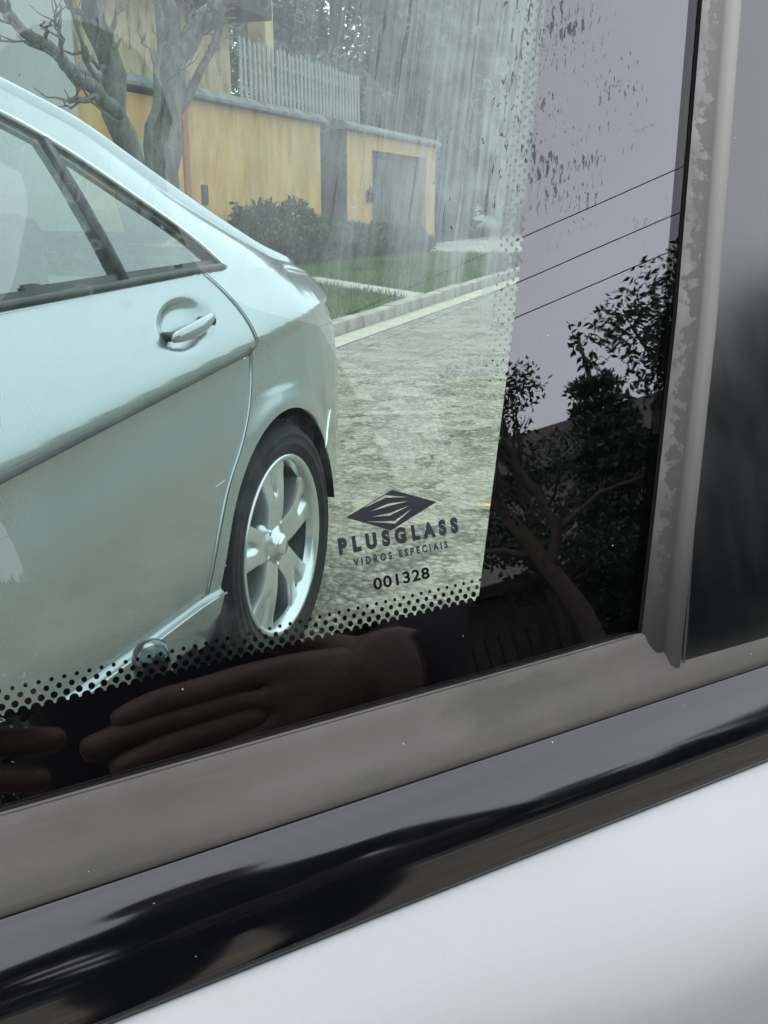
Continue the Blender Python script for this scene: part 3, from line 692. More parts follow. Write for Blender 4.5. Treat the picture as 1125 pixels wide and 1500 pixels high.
def lower_body():
    rs = np.unique(np.concatenate([np.arange(-3.62, -1.3, .02), np.arange(-1.3, .55, .0085), np.arange(.55, 1.0001, .01)]))
    tt = np.linspace(0, 1, 98)
    Rr = np.repeat(rs[:, None], len(tt), 1); Zm = ip(Rr, [-9, .30, .42, 2], [.19, .19, .335, .30]); Z = Zm + (zb_(Rr) - Zm) * tt[None, :]
    sa = lambda wr: (lambda r, z: np.where(z > .15, np.hypot(r - wr, z - ARCH_Z) - ARCH_R, 1))
    for wr in WHEELS:
        r2, z2 = snap(Rr, Z, sa(wr), .006); Rr[:, :-1], Z[:, :-1] = r2[:, :-1], z2[:, :-1]
    r2, z2 = snap(Rr, Z, lambda r, z: poly_sd(REAR_DOOR, r, z), .0055); Rr[:, :-1], Z[:, :-1] = r2[:, :-1], z2[:, :-1]
    X = half_(Rr, Z)
    # keep the outer edge of the arches crisp
    v = np.stack([X, Rr, Z], -1).reshape(-1, 3); f = grid_faces(Rr.shape)
    cr = Rr.reshape(-1)[f].mean(1); cz = Z.reshape(-1)[f].mean(1)
    arch = np.zeros(len(f), bool)
    for wr in WHEELS: arch |= np.hypot(cr - wr, cz - ARCH_Z) < ARCH_R
    rd = poly_sd(REAR_DOOR, cr, cz) < 0; fd = (poly_sd(FRONT_DOOR, cr, cz) < 0) & ~rd
    lamp = (cr > .62) & (cz > .70) & (cz < .93) & ~rd
    body = ~(arch | rd | fd | lamp)
    sub('body', v, f[body], 'silver', car)
    # doors: near one and far one are separate meshes
    for side in (1, -1):
        for nm, msk in (('rear_door', rd), ('front_door', fd)):
            vv = v * np.array([side, 1, 1]); ff = f[msk] if side == 1 else f[msk][:, ::-1]
            sub(nm, vv, ff, 'silver', car, False)
        vv = v * np.array([side, 1, 1]); sub('tail_lamp', vv, f[lamp] if side == 1 else f[lamp][:, ::-1], 'redlamp', car, False)
lower_body()
REARD = [o for o in car.children if o.name.startswith('rear_door')][0]
# seams: rounded panel edge plus the dark gap behind it
def surf_pt(r, z, off=0.0): return (float(half_(np.array(r), np.array(z))) + off, r, z)
def seam(P, par, nm='panel_edge'):
    MB().tube([surf_pt(r, z, .0004) for r, z in P], .0033, 8).obj(nm, 'silver', par, True)
    MB().tube([surf_pt(r + .0065, z, -.0006) for r, z in P], .0028, 6).obj('panel_gap', 'black', par, True)
seam([tuple(p) for p in SEAMC], REARD)
seam([(-1.2 + .0 * k, .345 + k * .0635) for k in range(11)], REARD)
# sill edge highlight and gap
MB().tube([surf_pt(r, .334, -.003) for r in np.linspace(-2.2, -.40, 40)], .004, 6).obj('sill_gap', 'black', car, True)
MB().tube([surf_pt(r, .322, .001) for r in np.linspace(-2.3, -.345, 40)], .0035, 6).obj('sill_edge', 'silver', car, True)
# thin pressed line low on the rear door and a bumper joint behind the wheel
MB().tube([surf_pt(r, .56 + (r + .45) * .10, .0006) for r in np.linspace(-.365, -.315, 6)], .0014, 5).obj('crease_line', 'silver', car, True)
MB().tube([surf_pt(.300 + .11 * k / 8, .508 + .0105 * k, .0005) for k in range(9)], .0022, 6).obj('bumper_joint', 'chrome', car, True)

# greenhouse
RT = [-2.3, -2.0, -1.7, -1.4, -1.1, -.85, -.592, -.367, -.146, .085, .295, .45, .7, .9, 1.0]
HE = [.80, .705, .645, .615, .605, .600, .607, .637, .662, .692, .720, .725, .64, .50, .02]
ZE = [.945, 1.13, 1.28, 1.375, 1.405, 1.395, 1.350, 1.282, 1.188, 1.096, 1.022, .992, .950, .905, .82]
ZT = [.98, 1.17, 1.33, 1.42, 1.45, 1.445, 1.41, 1.35, 1.262, 1.165, 1.075, 1.035, .995, .94, .83]
WIN = [(-2.02, .965), (-.137, 1.012), (-.148, 1.032), (-.186, 1.078), (-.26, 1.122), (-.351, 1.170), (-.42, 1.210), (-.492, 1.250), (-.58, 1.286), (-.66, 1.314), (-.85, 1.345), (-1.1, 1.356), (-1.4, 1.333), (-1.7, 1.235), (-2.0, 1.03)]
def smooth_tab(r, tab):
    d = .06; return (ip(r - d, RT, tab) + 2 * ip(r, RT, tab) + ip(r + d, RT, tab)) / 4
def side_x(r, z, off=0.0):
    zb = zb_(r); hb = half_(r, zb, False); he = smooth_tab(r, HE); ze = smooth_tab(r, ZE)
    t_ = np.clip((z - zb) / np.maximum(ze - zb, .004), 0, 1)
    return hb + (he - hb) * t_ + .012 * np.sin(np.pi * t_) + off
def upper_body():
    rs = np.unique(np.concatenate([np.arange(-2.3, -1.2, .02), np.arange(-1.2, .1, .009), np.arange(.1, 1.0001, .02)]))
    ns, ntop = 46, 14
    Rr = np.repeat(rs[:, None], ns, 1); zb = zb_(Rr); ze = np.maximum(smooth_tab(Rr, ZE), zb + .003)
    Z = zb + (ze - zb) * np.linspace(0, 1, ns)[None, :]
    for d in (0.0, -.019):
        r2, z2 = snap(Rr, Z, lambda r, z: poly_sd(WIN, r, z) - d, .0042); Rr[:, 1:-1], Z[:, 1:-1] = r2[:, 1:-1], z2[:, 1:-1]
    X = side_x(Rr, Z)
    v = np.stack([X, Rr, Z], -1).reshape(-1, 3); f = grid_faces(Rr.shape)
    cr = Rr.reshape(-1)[f].mean(1); cz = Z.reshape(-1)[f].mean(1); sd = poly_sd(WIN, cr, cz)
    sub('cabin_frame', v, f[sd > 0], 'silver', car)
    vin = v - np.array([.006, 0, 0]); fr = (sd < 0) & ((sd > -.019) | (np.abs(cr + 1.17) < .05))
    for side in (1, -1):
        s3 = np.array([side, 1, 1]); o_ = (lambda q: q if side == 1 else q[:, ::-1])
        sub('window_frame', vin * s3, o_(f[fr]), 'dark', car, False)
        vg = v - np.array([.014, 0, 0])
        sub('window_pane', vg * s3, o_(f[(sd < -.019) & (cr > -1.12)]), 'carglass', car, False)
        sub('window_pane', vg * s3, o_(f[(sd < -.019) & (cr < -1.22)]), 'carglass', car, False)
    # top: roof, bonnet, boot, front and rear screens
    Rt = np.repeat(rs[:, None], ntop, 1); he = side_x(Rt, np.maximum(smooth_tab(Rt, ZE), zb_(Rt) + .003)); ze = np.maximum(smooth_tab(Rt, ZE), zb_(Rt) + .003); zt = np.maximum(smooth_tab(Rt, ZT), ze)
    a = np.linspace(0, 1, ntop)[None, :]
    Xt = he * np.cos(a * np.pi / 2) ** .55; Zt = ze + (zt - ze) * np.sin(a * np.pi / 2) ** .6
    Xt[:, -1] = 0
    v = np.stack([Xt, Rt, Zt], -1).reshape(-1, 3); f = grid_faces(Rt.shape)
    cr = Rt.reshape(-1)[f].mean(1); ca = np.broadcast_to(a, Rt.shape).reshape(-1)[f].mean(1)
    rg = (cr > -.42) & (cr < .30) & (ca > .22); wg = (cr > -2.2) & (cr < -1.48) & (ca > .22)
    sub('roof', v, f[~(rg | wg)], 'silver', car); sub('rear_screen', v, f[rg], 'carglass', car); sub('windscreen', v, f[wg], 'carglass', car)
    # bonnet
    rs = np.arange(-3.62, -2.2801, .03); Rb = np.repeat(rs[:, None], 12, 1); a = np.linspace(0, 1, 12)[None, :]
    zb = zb_(Rb); hb = half_(Rb, zb, False); Xb = hb * np.cos(a * np.pi / 2) ** .8; Xb[:, -1] = 0; Zb = zb + .055 * np.sin(a * np.pi / 2)
    sub('bonnet', np.stack([Xb, Rb, Zb], -1).reshape(-1, 3), grid_faces(Rb.shape), 'silver', car)
upper_body()
# chrome strip round the top of the side windows, belt strip, divider bar
top = spl(WIN[1:], 90)
for side in (1, -1):
    MB().tube([(side * (float(side_x(np.array(r), np.array(z))) + .0015), r, z) for r, z in top], .0058, 8).obj('chrome_strip', 'chrome', car, True)
    MB().tube([(side * (float(side_x(np.array(r), zb_(r) + .012)) + .002), r, float(zb_(r)) + .011) for r in np.linspace(-2.0, -.15, 40)], .0085, 8).obj('belt_strip', 'dark', car, True)
    MB().tube([(side * (float(side_x(np.array(r), np.array(z))) - .004), r, z) for r, z in ((-.518, 1.005), (-.524, 1.07), (-.532, 1.15), (-.54, 1.262))], .0105, 8).obj('divider_bar', 'dark', car, True)
# side moulding along the door crease, its shadow put into the grey
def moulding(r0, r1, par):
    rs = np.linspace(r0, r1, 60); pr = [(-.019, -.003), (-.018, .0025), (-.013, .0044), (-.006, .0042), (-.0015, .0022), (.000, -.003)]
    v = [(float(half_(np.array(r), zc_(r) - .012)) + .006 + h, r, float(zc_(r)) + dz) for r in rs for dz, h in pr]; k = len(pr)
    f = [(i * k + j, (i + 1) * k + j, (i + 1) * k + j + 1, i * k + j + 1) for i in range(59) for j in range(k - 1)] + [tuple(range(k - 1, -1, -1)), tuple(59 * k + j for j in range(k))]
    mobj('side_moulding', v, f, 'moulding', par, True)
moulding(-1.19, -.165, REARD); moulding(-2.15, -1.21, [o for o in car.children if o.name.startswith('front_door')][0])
# door handle
def door_handle(r0, dz, par):
    m = MB(); P = []
    for k, q in enumerate(np.linspace(-.095, .088, 12)):
        r = r0 + q; z = .909 + .10 * (r + .398) + dz + .006 * (k / 11); h0 = .885 - .2 * .04
        P.append((float(half_(np.array(r), np.array(z), False)) + .016 + .012 * math.sin(math.pi * min(1, (k + .8) / 11.6)), r, z))
    vs_ = []; n = 10
    for k, p in enumerate(P):
        e = math.sin(math.pi * (k + .6) / 12.2) ** .35
        for j in range(n):
            an = 2 * math.pi * j / n; vs_.append((p[0] + .009 * e * math.cos(an), p[1], p[2] + .0165 * e * math.sin(an)))
    f = [(i * n + k, i * n + (k + 1) % n, (i + 1) * n + (k + 1) % n, (i + 1) * n + k) for i in range(len(P) - 1) for k in range(n)] + [tuple(range(n - 1, -1, -1)), tuple((len(P) - 1) * n + k for k in range(n))]
    m.add(vs_, f); h = m.obj('handle', 'silver', par, True)
    for q in (-.075, .078):
        m = MB(); r = r0 + q; z = .909 + .10 * (r + .398) + dz; x = float(half_(np.array(r), np.array(z)))
        m.tube([(x - .01, r, z - .004), (x + .032, r, z)], .010, 8)
        m.obj('handle_post', 'dark', par, True)
door_handle(-.398, 0, REARD)
FD = [o for o in car.children if o.name.startswith('front_door')][0]
door_handle(-1.38, -.0, FD)
# wheel wells, floor, cabin
for wr in WHEELS:
    for side in (1, -1):
        m = MB(); n = 40; a = [(R(6) + R(196) * k / n) for k in range(n + 1)]
        vs_ = [(side * x, wr + (ARCH_R + .004) * math.cos(q), ARCH_Z + (ARCH_R + .004) * math.sin(q)) for x in (.872, .52) for q in a]
        f = [(k, k + 1, n + 2 + k, n + 1 + k) for k in range(n)]; m.add(vs_, f)
        m.add([(side * .52, wr, ARCH_Z - .1)] + [(side * .52, wr + ARCH_R * math.cos(q), ARCH_Z + ARCH_R * math.sin(q)) for q in a], [(0, k + 1, k + 2) for k in range(n)])
        m.obj('wheel_well', 'black', car)
MB().box(-.50, .50, -3.4, .85, .17, .22).obj('underbody', 'black', car); MB().box(-.84, .84, -2.35, -.40, .18, .23).obj('underbody', 'black', car)
m = MB(); m.box(-.62, .62, -.75, -.35, .45, .93); m.box(-.6, -.08, -.62, -.45, .93, 1.13); m.box(.1, .6, -.62, -.45, .93, 1.13)
bevel(m.obj('rear_seat', 'cabin', car), .05, 3)
for sx in (-.38, .38):
    m = MB(); m.box(sx - .24, sx + .24, -1.62, -1.46, .45, 1.0); m.box(sx - .12, sx + .12, -1.6, -1.5, 1.0, 1.2); bevel(m.obj('front_seat', 'cabin', car), .045, 3)
MB().box(-.66, .66, -.34, .28, .93, .955).obj('parcel_shelf', 'cabin', car)

# wheels
def sm01(x): x = max(0.0, min(1.0, x)); return x * x * (3 - 2 * x)
def wheel(yc, side):
    w = bpy.data.objects.new('wheel', None); link(w, car); w.location = (side * .868, yc, .3175); w.rotation_euler = (0, 0, 0 if side > 0 else math.pi)
    if wheel.src is None:
        prof = [(.226, -.19), (.24, -.20), (.285, -.205), (.306, -.185), (.3165, -.155), (.3175, -.10), (.3165, -.045), (.311, -.012), (.300, .007), (.2985, .0095), (.296, .0088), (.285, .0125), (.2835, .0148), (.2815, .0132), (.262, .0122), (.2605, .0142), (.258, .0118), (.244, .007), (.232, .002), (.224, -.012)]
        ty = MB().lathe(prof, 72).obj('tyre', 'tyre', w, True)
        tread = MB()
        for k in range(72):
            a = 2 * math.pi * (k + .5) / 72; c, s_ = math.cos(a), math.sin(a)
            for (x0, x1) in ((-.18, -.12), (-.085, -.02)):
                p = [(x, (.3155 + o) * math.cos(a + d), (.3155 + o) * math.sin(a + d)) for o in (0, .0055) for d in (-.03, .03) for x in (x0, x1)]
                tread.add(p, [(4, 5, 7, 6), (0, 4, 6, 2), (1, 3, 7, 5), (0, 1, 5, 4), (2, 6, 7, 3)])
        tr = tread.obj('tread_block', 'tyre', w); tag(tr, kind='stuff')
        # alloy: barrel, lip, five forked spokes
        rim = MB().lathe([(.228, .004), (.232, .000), (.229, -.006), (.215, -.02), (.205, -.05), (.198, -.12), (.200, -.19)], 72).obj('rim', 'dark', w, True)
        MB().lathe([(.2335, -.002), (.2345, .006), (.2295, .0095), (.222, .006), (.214, -.006), (.209, -.022)], 72).obj('rim_lip', 'alloy', w, True)
        MB().lathe([(.02, -.075), (.15, -.075), (.152, -.08)], 40).obj('brake_disc', 'moulding', w, True)
        hubm = MB().lathe([(.001, .004), (.026, .003), (.031, -.002), (.034, -.012), (.062, -.018), (.078, -.030), (.082, -.055)], 40).obj('hub', 'alloy', w, True)
        MB().lathe([(.0005, .0075), (.022, .0065), (.0265, .003), (.027, -.004)], 32).obj('hub_cap', 'chrome', w, True)
        sp = None
        for k in range(5):
            an = R((4, 76, 148, 220, 292)[k])
            if sp is None:
                nr, nt = 15, 17; vs_ = []
                for i in range(nr):
                    f_ = i / (nr - 1); r = .045 + .172 * f_
                    hw = .041 + .013 * f_ + .029 * max(0, (f_ - .40) / .60) ** 1.4
                    dish = -.016 + .012 * math.sin(math.pi * min(f_, .75)) - .004 * f_
                    for j in range(nt):
                        u = -1 + 2 * j / (nt - 1)
                        groove = -.015 * math.exp(-(u / .17) ** 2) * sm01((f_ - .42) / .22)
                        edge = -.030 * max(0, abs(u) - .87) / .13
                        vs_.append((dish + groove + edge, hw * u, r))
                off = len(vs_); vs_ += [(x - .028, y * .9, z) for x, y, z in vs_]
                I = lambda i, j: i * nt + j
                f = [(I(i, j), I(i, j + 1), I(i + 1, j + 1), I(i + 1, j)) for i in range(nr - 1) for j in range(nt - 1)]
                f += [(I(i, j) + off, I(i + 1, j) + off, I(i + 1, j + 1) + off, I(i, j + 1) + off) for i in range(nr - 1) for j in range(nt - 1)]
                for j in (0, nt - 1): f += [(I(i, j), I(i + 1, j), I(i + 1, j) + off, I(i, j) + off) for i in range(nr - 1)]
                sp = mobj('spoke', vs_, f, 'alloy', w, True); smooth_by_angle(sp, 32)
                sp.rotation_euler = (an, 0, 0)
            else: inst('spoke', sp, w, rot=(an, 0, 0))
            b = MB(); r = .056; a2 = an + R(36)
            b.lathe([(.0005, .000), (.009, -.002), (.0105, -.010), (.014, -.012), (.014, -.03)], 14)
            bo = b.obj('wheel_bolt', 'alloy', w, True); bo.location = (-.013, -r * math.sin(a2), r * math.cos(a2))
        wheel.src = w
    else:
        for ch in list(wheel.src.children):
            o = ch.copy(); COL.objects.link(o); o.parent = w
    return w
wheel.src = None
for yc in WHEELS:
    for side in (1, -1): wheel(yc, side)

# fallen leaf on the road
lf = mobj('fallen_leaf', [(0, 0, .004), (.03, .014, .012), (.07, .012, .006), (.095, 0, .016), (.068, -.018, .005), (.028, -.02, .010), (-.02, .002, .006)], [(0, 1, 5), (1, 2, 4, 5), (2, 3, 4), (6, 1, 0), (6, 0, 5)], 'leafdry', loc=(-.84, 3.74, .016))
lf.rotation_euler = (0, 0, R(40)); sm = lf.modifiers.new('thick', 'SOLIDIFY'); sm.thickness = .003
tag(lf, 'small dry yellow leaf lying on the coarse asphalt', 'leaf')

# ------------------------------------------------------------------ near car door with printed window
# local frame H: x along the door (receding), y inwards, z up; glass leans inwards by TILT
TILT = R(15); DZ = .9531; CT, ST = math.cos(TILT), math.sin(TILT)
door = empty('car_door', (-.1165, .3539, 0), math.atan2(.75764, .65267))
tag(door, 'near silver car door with black belt trim, grey rubber seals and printed window glass', 'car door')
def G(s, w, d=0.0): return (s, w * ST - d * CT, DZ + w * CT + d * ST)
def Hh(s, o, dz): return (s, -o, DZ + dz)
def redge(w): return float(np.interp(w, [-.06, 0, .147, .301, .42, .46], [.121, .1392, .186, .2285, .256, .2645]))
def cedge(w): return float(np.interp(w, [0, .033, .165, .292, .42, .46], [.0435, .0543, .0967, .1342, .166, .174]))
def cbot(s): return .0329 + .0066 * s
W_TOP, S_LEFT = .43, -.78
def uvobj(name, pts, faces, d, mat, parent):
    o = mobj(name, [G(s, w, d) for s, w in pts], faces, mat, parent)
    uv = o.data.uv_layers.new(name='UVMap')
    for lp in o.data.loops: uv.data[lp.index].uv = pts[lp.vertex_index]
    return o
ws = np.linspace(-.03, W_TOP, 30)
pts = [(S_LEFT, w) for w in ws] + [(redge(w) + .012, w) for w in ws]; n = len(ws)
pf = [(i, n + i, n + i + 1, i + 1) for i in range(n - 1)]
pane = uvobj('window_pane', pts, pf, 0.0, 'glass_outer', door); tag(pane, 'greenish window glass with dried water streaks and a black printed border')
uvobj('dust_film', pts, pf, -.0046, 'glass_inner', pane)
# black border print: bottom band and rear band, rounded at the inner corner
fr = MB()
ss = np.linspace(S_LEFT, cedge(.0333), 60)
v = [G(s, -.03, -.003) for s in ss] + [G(s, cbot(s), -.003) for s in ss]; k = len(ss)
fr.add(v, [(i, i + 1, k + i + 1, k + i) for i in range(k - 1)])
wz = np.concatenate([[-.03], np.linspace(cbot(.0543), W_TOP, 40)])
v = [G(cedge(max(w, .0333)) , w, -.003) for w in wz] + [G(redge(w) + .012, w, -.003) for w in wz]; k = len(wz)
fr.add(v, [(i, k + i, k + i + 1, i + 1) for i in range(k - 1)])
frit = fr.obj('printed_border', 'frit', pane)
dm = MB()
def disc(s, w, r, n=14): dm.add([G(s + r * math.cos(2 * math.pi * q / n), w + r * math.sin(2 * math.pi * q / n), -.00302) for q in range(n)], [tuple(range(n))])
PIT = .00432; row = (.0000, .0028, .0056, .0083); rad = (.00172, .00122, .00100, .00076)
for j in range(4):
    for i in range(-110, 60):
        s = .0545 - i * PIT - (PIT / 2 if j % 2 else 0)
        if s < S_LEFT or s > cedge(cbot(s) + row[j]) + .0004: continue
        disc(s, cbot(s) + row[j], rad[j])
dmo = dm.obj('dot_matrix', 'frit', pane); tag(dmo, kind='stuff')
dm = MB()
for j in range(5):
    for i in range(80):
        w = .115 + i * PIT + (PIT / 2 if j % 2 else 0)
        if w > W_TOP: continue
        fade = min(1, max(.0, (w - .125) / .06)); r = (.0015, .00105, .00098, .0009, .00075)[j] * (.45 + .55 * fade)
        if fade <= 0: continue
        disc(cedge(w) - j * .0029 - .0002, w, r, 10)
d2 = dm.obj('dot_matrix', 'frit', pane); tag(d2, kind='stuff')

def text_mesh(name, txt, s0, s1, w0, h, mat, bold=0.0, track=1.0, skew=0.0):
    cu = bpy.data.curves.new(name, 'FONT'); cu.body = txt; cu.size = 1.0; cu.offset = bold; cu.space_character = track; cu.fill_mode = 'FRONT'
    o = bpy.data.objects.new(name, cu); COL.objects.link(o)
    dg = bpy.context.evaluated_depsgraph_get(); me = bpy.data.meshes.new_from_object(o.evaluated_get(dg))
    bpy.data.objects.remove(o); bpy.data.curves.remove(cu)
    co = np.array([v_.co[:] for v_ in me.vertices]); lo, hi = co.min(0), co.max(0)
    for v_, c in zip(me.vertices, co):
        u = (c[0] - lo[0]) / (hi[0] - lo[0]); q = (c[1] - lo[1]) / (hi[1] - lo[1])
        v_.co = G(s0 + (s1 - s0) * u + skew * h * q, w0 + h * q, -.0031)
    me.name = name; me.materials.clear(); me.materials.append(M[mat])
    return link(bpy.data.objects.new(name, me), pane)
text_mesh('lettering', 'PLUSGLASS', -.0088, .0490, .0634, .0068, 'print', .075, 1.8)
text_mesh('small_lettering', 'VIDROS ESPECIAIS', -.0030, .0425, .0578, .0032, 'print', .05, 1.75)
text_mesh('serial_number', '001328', .0046, .0318, .0468, .0049, 'numprint', .030, 1.12)
# emblem: grey diamond with four pale slits left open
def emblem():
    L, Rg, T, B = (-.0036, .0779), (.0399, .0779), (.0192, .0859), (.0161, .0695)
    bm = bmesh.new()
    slits = [[(.0045, .0804), (.0155, .0842), (.0268, .0818), (.0160, .0831)], [(.0075, .0786), (.0165, .0806), (.0264, .0802), (.0167, .0796)],
             [(.0075, .0765), (.0165, .0766), (.0264, .0783), (.0165, .0756)], [(.0052, .0749), (.0185, .0720), (.0273, .0768), (.0183, .0731)]]
    outer = [L, B, Rg, T]
    loops = [outer] + slits
    edges = []
    for lp in loops:
        vs_ = [bm.verts.new(G(s, w, -.0031)) for s, w in lp]
        edges += [bm.edges.new((vs_[i], vs_[(i + 1) % len(vs_)])) for i in range(len(vs_))]
    bmesh.ops.triangle_fill(bm, edges=edges, use_beauty=True, use_dissolve=False)
    inv = [(f, f.calc_center_median()) for f in bm.faces]
    SV = [[Vector(G(*q, -.0031)) for q in sl] for sl in slits]
    kill = [f for f in bm.faces if any(all(min((v_.co - q).length for q in sl) < 1e-5 for v_ in f.verts) for sl in SV)]
    bmesh.ops.delete(bm, geom=kill, context='FACES_ONLY')
    me = bpy.data.meshes.new('emblem'); bm.to_mesh(me); bm.free(); me.materials.append(M['print'])
    link(bpy.data.objects.new('emblem', me), pane)
emblem()

# sweeps along the belt
def sweep(name, prof, mat, s0, s1, parent, n=60, smooth=True):
    sv = np.linspace(s0, s1, n); v = [Hh(s, o, z) for s in sv for o, z in prof]; k = len(prof)
    f = [(i * k + j, i * k + j + 1, (i + 1) * k + j + 1, (i + 1) * k + j) for i in range(n - 1) for j in range(k - 1)]
    return mobj(name, v, f, mat, parent, smooth)
SR = .62
belt = sweep('belt_seal', [(-.006, -.004), (-.0025, -.0002), (.0006, .0010), (.0022, .0002), (.0045, -.0036), (.0080, -.0092), (.0110, -.0134), (.0135, -.0160), (.0152, -.0190), (.0168, -.0222), (.0176, -.0246), (.0170, -.0262)], 'rubber', -.80, SR, door)
MB().tube([Hh(s, .0008, .0009) for s in np.linspace(-.80, redge(0) - .004, 40)], .0007, 6).obj('seal_lip', 'rubber', door, True)
sweep('belt_gap', [(.0165, -.0240), (.0150, -.0255), (.0165, -.0272)], 'black', -.80, SR, door)
MB().tube([Hh(s, .0170, -.0258) for s in np.linspace(-.80, SR, 40)], .00050, 6).obj('gap_bead', 'dark', door, True)
tp = [(.0150, -.0262), (.0172, -.0262)]; o_, z_ = .0172, -.0262
for k in range(24):
    tl_ = R(66 - 40 * min(1, k / 3.0)) if k < 3 else R(54 - (k - 3) / 20 * 52); dz_ = .0018 if k >= 3 else .0006
    z_ -= dz_ * math.cos(tl_) / math.cos(R(25)); o_ += dz_ * math.sin(tl_) / math.cos(R(25)); tp.append((o_, z_))
TO, TZ = o_, z_
tp += [(TO - .0004, TZ - .0015), (TO - .0018, TZ - .0022), (TO - .006, TZ - .0024)]
sweep('belt_trim', tp, 'gloss', -.80, SR, door, 80)
MB().tube([Hh(s, TO - .0012, TZ - .0019) for s in np.linspace(-.80, SR, 40)], .0007, 6).obj('trim_lip', 'dark', door, True)
pz = [(-.010, .004), (-.0045, -.0014), (-.0005, -.0036), (.0035, -.0064), (.0085, -.0102), (.016, -.0160), (.026, -.0242), (.037, -.0345), (.048, -.0462), (.058, -.060), (.067, -.080), (.073, -.11), (.074, -.19), (.071, -.29), (.066, -.41), (.060, -.51), (.048, -.55), (0, -.56), (-.09, -.56), (-.09, .03)]
prof = [(TO + a, TZ + b) for a, b in pz]
sweep('door_skin', prof, 'silver_near', -.80, SR, door, 60)
# rear edge of the glass: dark slit and ribbed rubber run channel
def run_channel():
    wv = np.concatenate([np.linspace(-.034, .0, 10), np.linspace(.004, W_TOP, 54)])
    #   across: offset from the glass edge, outward height
    prof = [(-.0015, .0002), (-.0006, .0016), (.0012, .0027), (.0040, .0036), (.0075, .0043), (.0105, .0045), (.0125, .0044), (.0145, .0050), (.0170, .0068), (.0200, .0078), (.0228, .0080), (.0246, .0072), (.0252, -.034)]
    v, uvs = [], []
    for i, w in enumerate(wv):
        e = redge(w)
        end = 0.0
        for j, (a, h) in enumerate(prof):
            u = j / (len(prof) - 1)
            v.append(G(e + .0030 + a * .72, w - .0070 * u, h * (1 - .35 * end) + .0005)); uvs.append((u, w / W_TOP))
    k = len(prof); n = len(wv)
    f = [(i * k + j, i * k + j + 1, (i + 1) * k + j + 1, (i + 1) * k + j) for i in range(n - 1) for j in range(k - 1)] + [tuple(range(k))]
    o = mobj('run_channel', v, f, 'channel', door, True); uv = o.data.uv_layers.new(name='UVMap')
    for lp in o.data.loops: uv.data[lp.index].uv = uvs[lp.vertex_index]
    tag(o, 'grey rubber run channel with chalky white blotches along the glass')
    m = MB(); m.add([G(redge(w) + a, w, h) for w in wv for a, h in ((-.0004, .0004), (.0026, .0004), (.0034, .0016))], [(i * 3 + j, i * 3 + j + 1, i * 3 + j + 4, i * 3 + j + 3) for i in range(n - 1) for j in range(2)])
    m.obj('glass_slit', 'black', door)
    # thin raised edge and glossy black pillar cover
    MB().tube([G(redge(w) + .0222, w - .0095, .0070 - .05 * max(w, 0.0)) for w in wv], .0009, 6).obj('cover_edge', 'dark', door, True)
    cols = np.linspace(0, 1, 14); v = []
    for w in np.linspace(-.034, W_TOP + .01, 50):
        for c in cols:
            a = .0228 + c * .34
            v.append(G(redge(w) + a, w - .0095, .0072 + .004 * c - .006 * c ** 2 - .05 * max(w, 0.0)))
    k = len(cols); n2 = 50
    v = [tuple(p) for p in v]; base = len(v)
    f = [(i * k + j, i * k + j + 1, (i + 1) * k + j + 1, (i + 1) * k + j) for i in range(n2 - 1) for j in range(k - 1)]
    pc = mobj('pillar_cover', v, f, 'pillar', door, True)
    tag(pc, 'glossy black pillar cover reflecting the sky')
run_channel()
# window frame above and ahead of the glass (out of the picture)
MB().tube([G(s, W_TOP + .01, .002) for s in np.linspace(S_LEFT - .02, redge(W_TOP) + .02, 30)], .022, 10).obj('top_frame', 'rubber', door, True)
MB().tube([G(S_LEFT - .02, w, .0) for w in np.linspace(-.05, W_TOP + .01, 10)], .022, 10).obj('front_frame', 'rubber', door, True)
# lock knob standing inside the glass
kn = MB(); kn.lathe([(.0002, .0105), (.0030, .0101), (.0054, .0088), (.0070, .0064), (.0077, .0030), (.0074, -.002), (.0066, -.010), (.0060, -.05)], 28, 'z')
knob = kn.obj('lock_knob', 'gloss', door, True); knob.location = (-.0840, .030, DZ + .0265)

# ------------------------------------------------------------------ behind the photographer (seen mirrored in the glass)
for i, (z0, z1, lb) in enumerate(((5.5, 5.72, 'topmost overhead cable across the street'), (5.02, 5.2, 'middle overhead cable across the street'), (4.64, 4.85, 'lowest overhead cable across the street'))):
    m = MB(); P = []
    for k in range(41):
        f = k / 40; P.append((11.0 + .0 * f, -30 + 60 * f, z0 + .09 * (-30 + 60 * f - .8)))
    m.tube(P, .0065, 6); tag(m.obj('overhead_cable', 'cable', None, True), lb, 'cable', 'overhead cables')
GB = 'trees across the street'
leafy_tree('broadleaf_tree', 'broad-leaved tree with a long branch over the opposite pavement', 10.6, 3.1, 4.35, 2.2, 'leafdark', 71, 20000, .10, .12, .70, GB, aspect=.40, extra=[(0, -1.0, 1.35 + 3, .5, .62, .28), (.1, -1.55, 1.0 + 3, .4, .5, .2), (0, -.7, .75 + 3, .5, .7, .24), (.1, -1.75, 1.3 + 2.9, .35, .35, .16), (0, -.3, 1.6 + 3, .5, .6, .3), (0, -1.3, .55 + 3, .4, .45, .14)])
leafy_tree('conifer_tree', 'dark conical tree beside the opposite house', 20.0, 1.35, 6.9, 1.6, 'leafdark', 72, 22000, .15, .2, .1, GB, True)
leafy_tree('broadleaf_tree', 'dense dark tree right of the conical tree', 19.0, 3.7, 5.6, 1.9, 'leafdark', 73, 16000, .16, .2, .2, GB)
leafy_tree('broadleaf_tree', 'thin half-bare tree left of the conical tree', 18.0, -.5, 6.4, 1.9, 'leafdark', 74, 9000, .12, .14, .3, GB)
leafy_tree('broadleaf_tree', 'leafy tree farther left across the street', 19.0, -8.0, 6.0, 2.8, 'leafdark', 75, 6000, .28, .2, .25, GB)
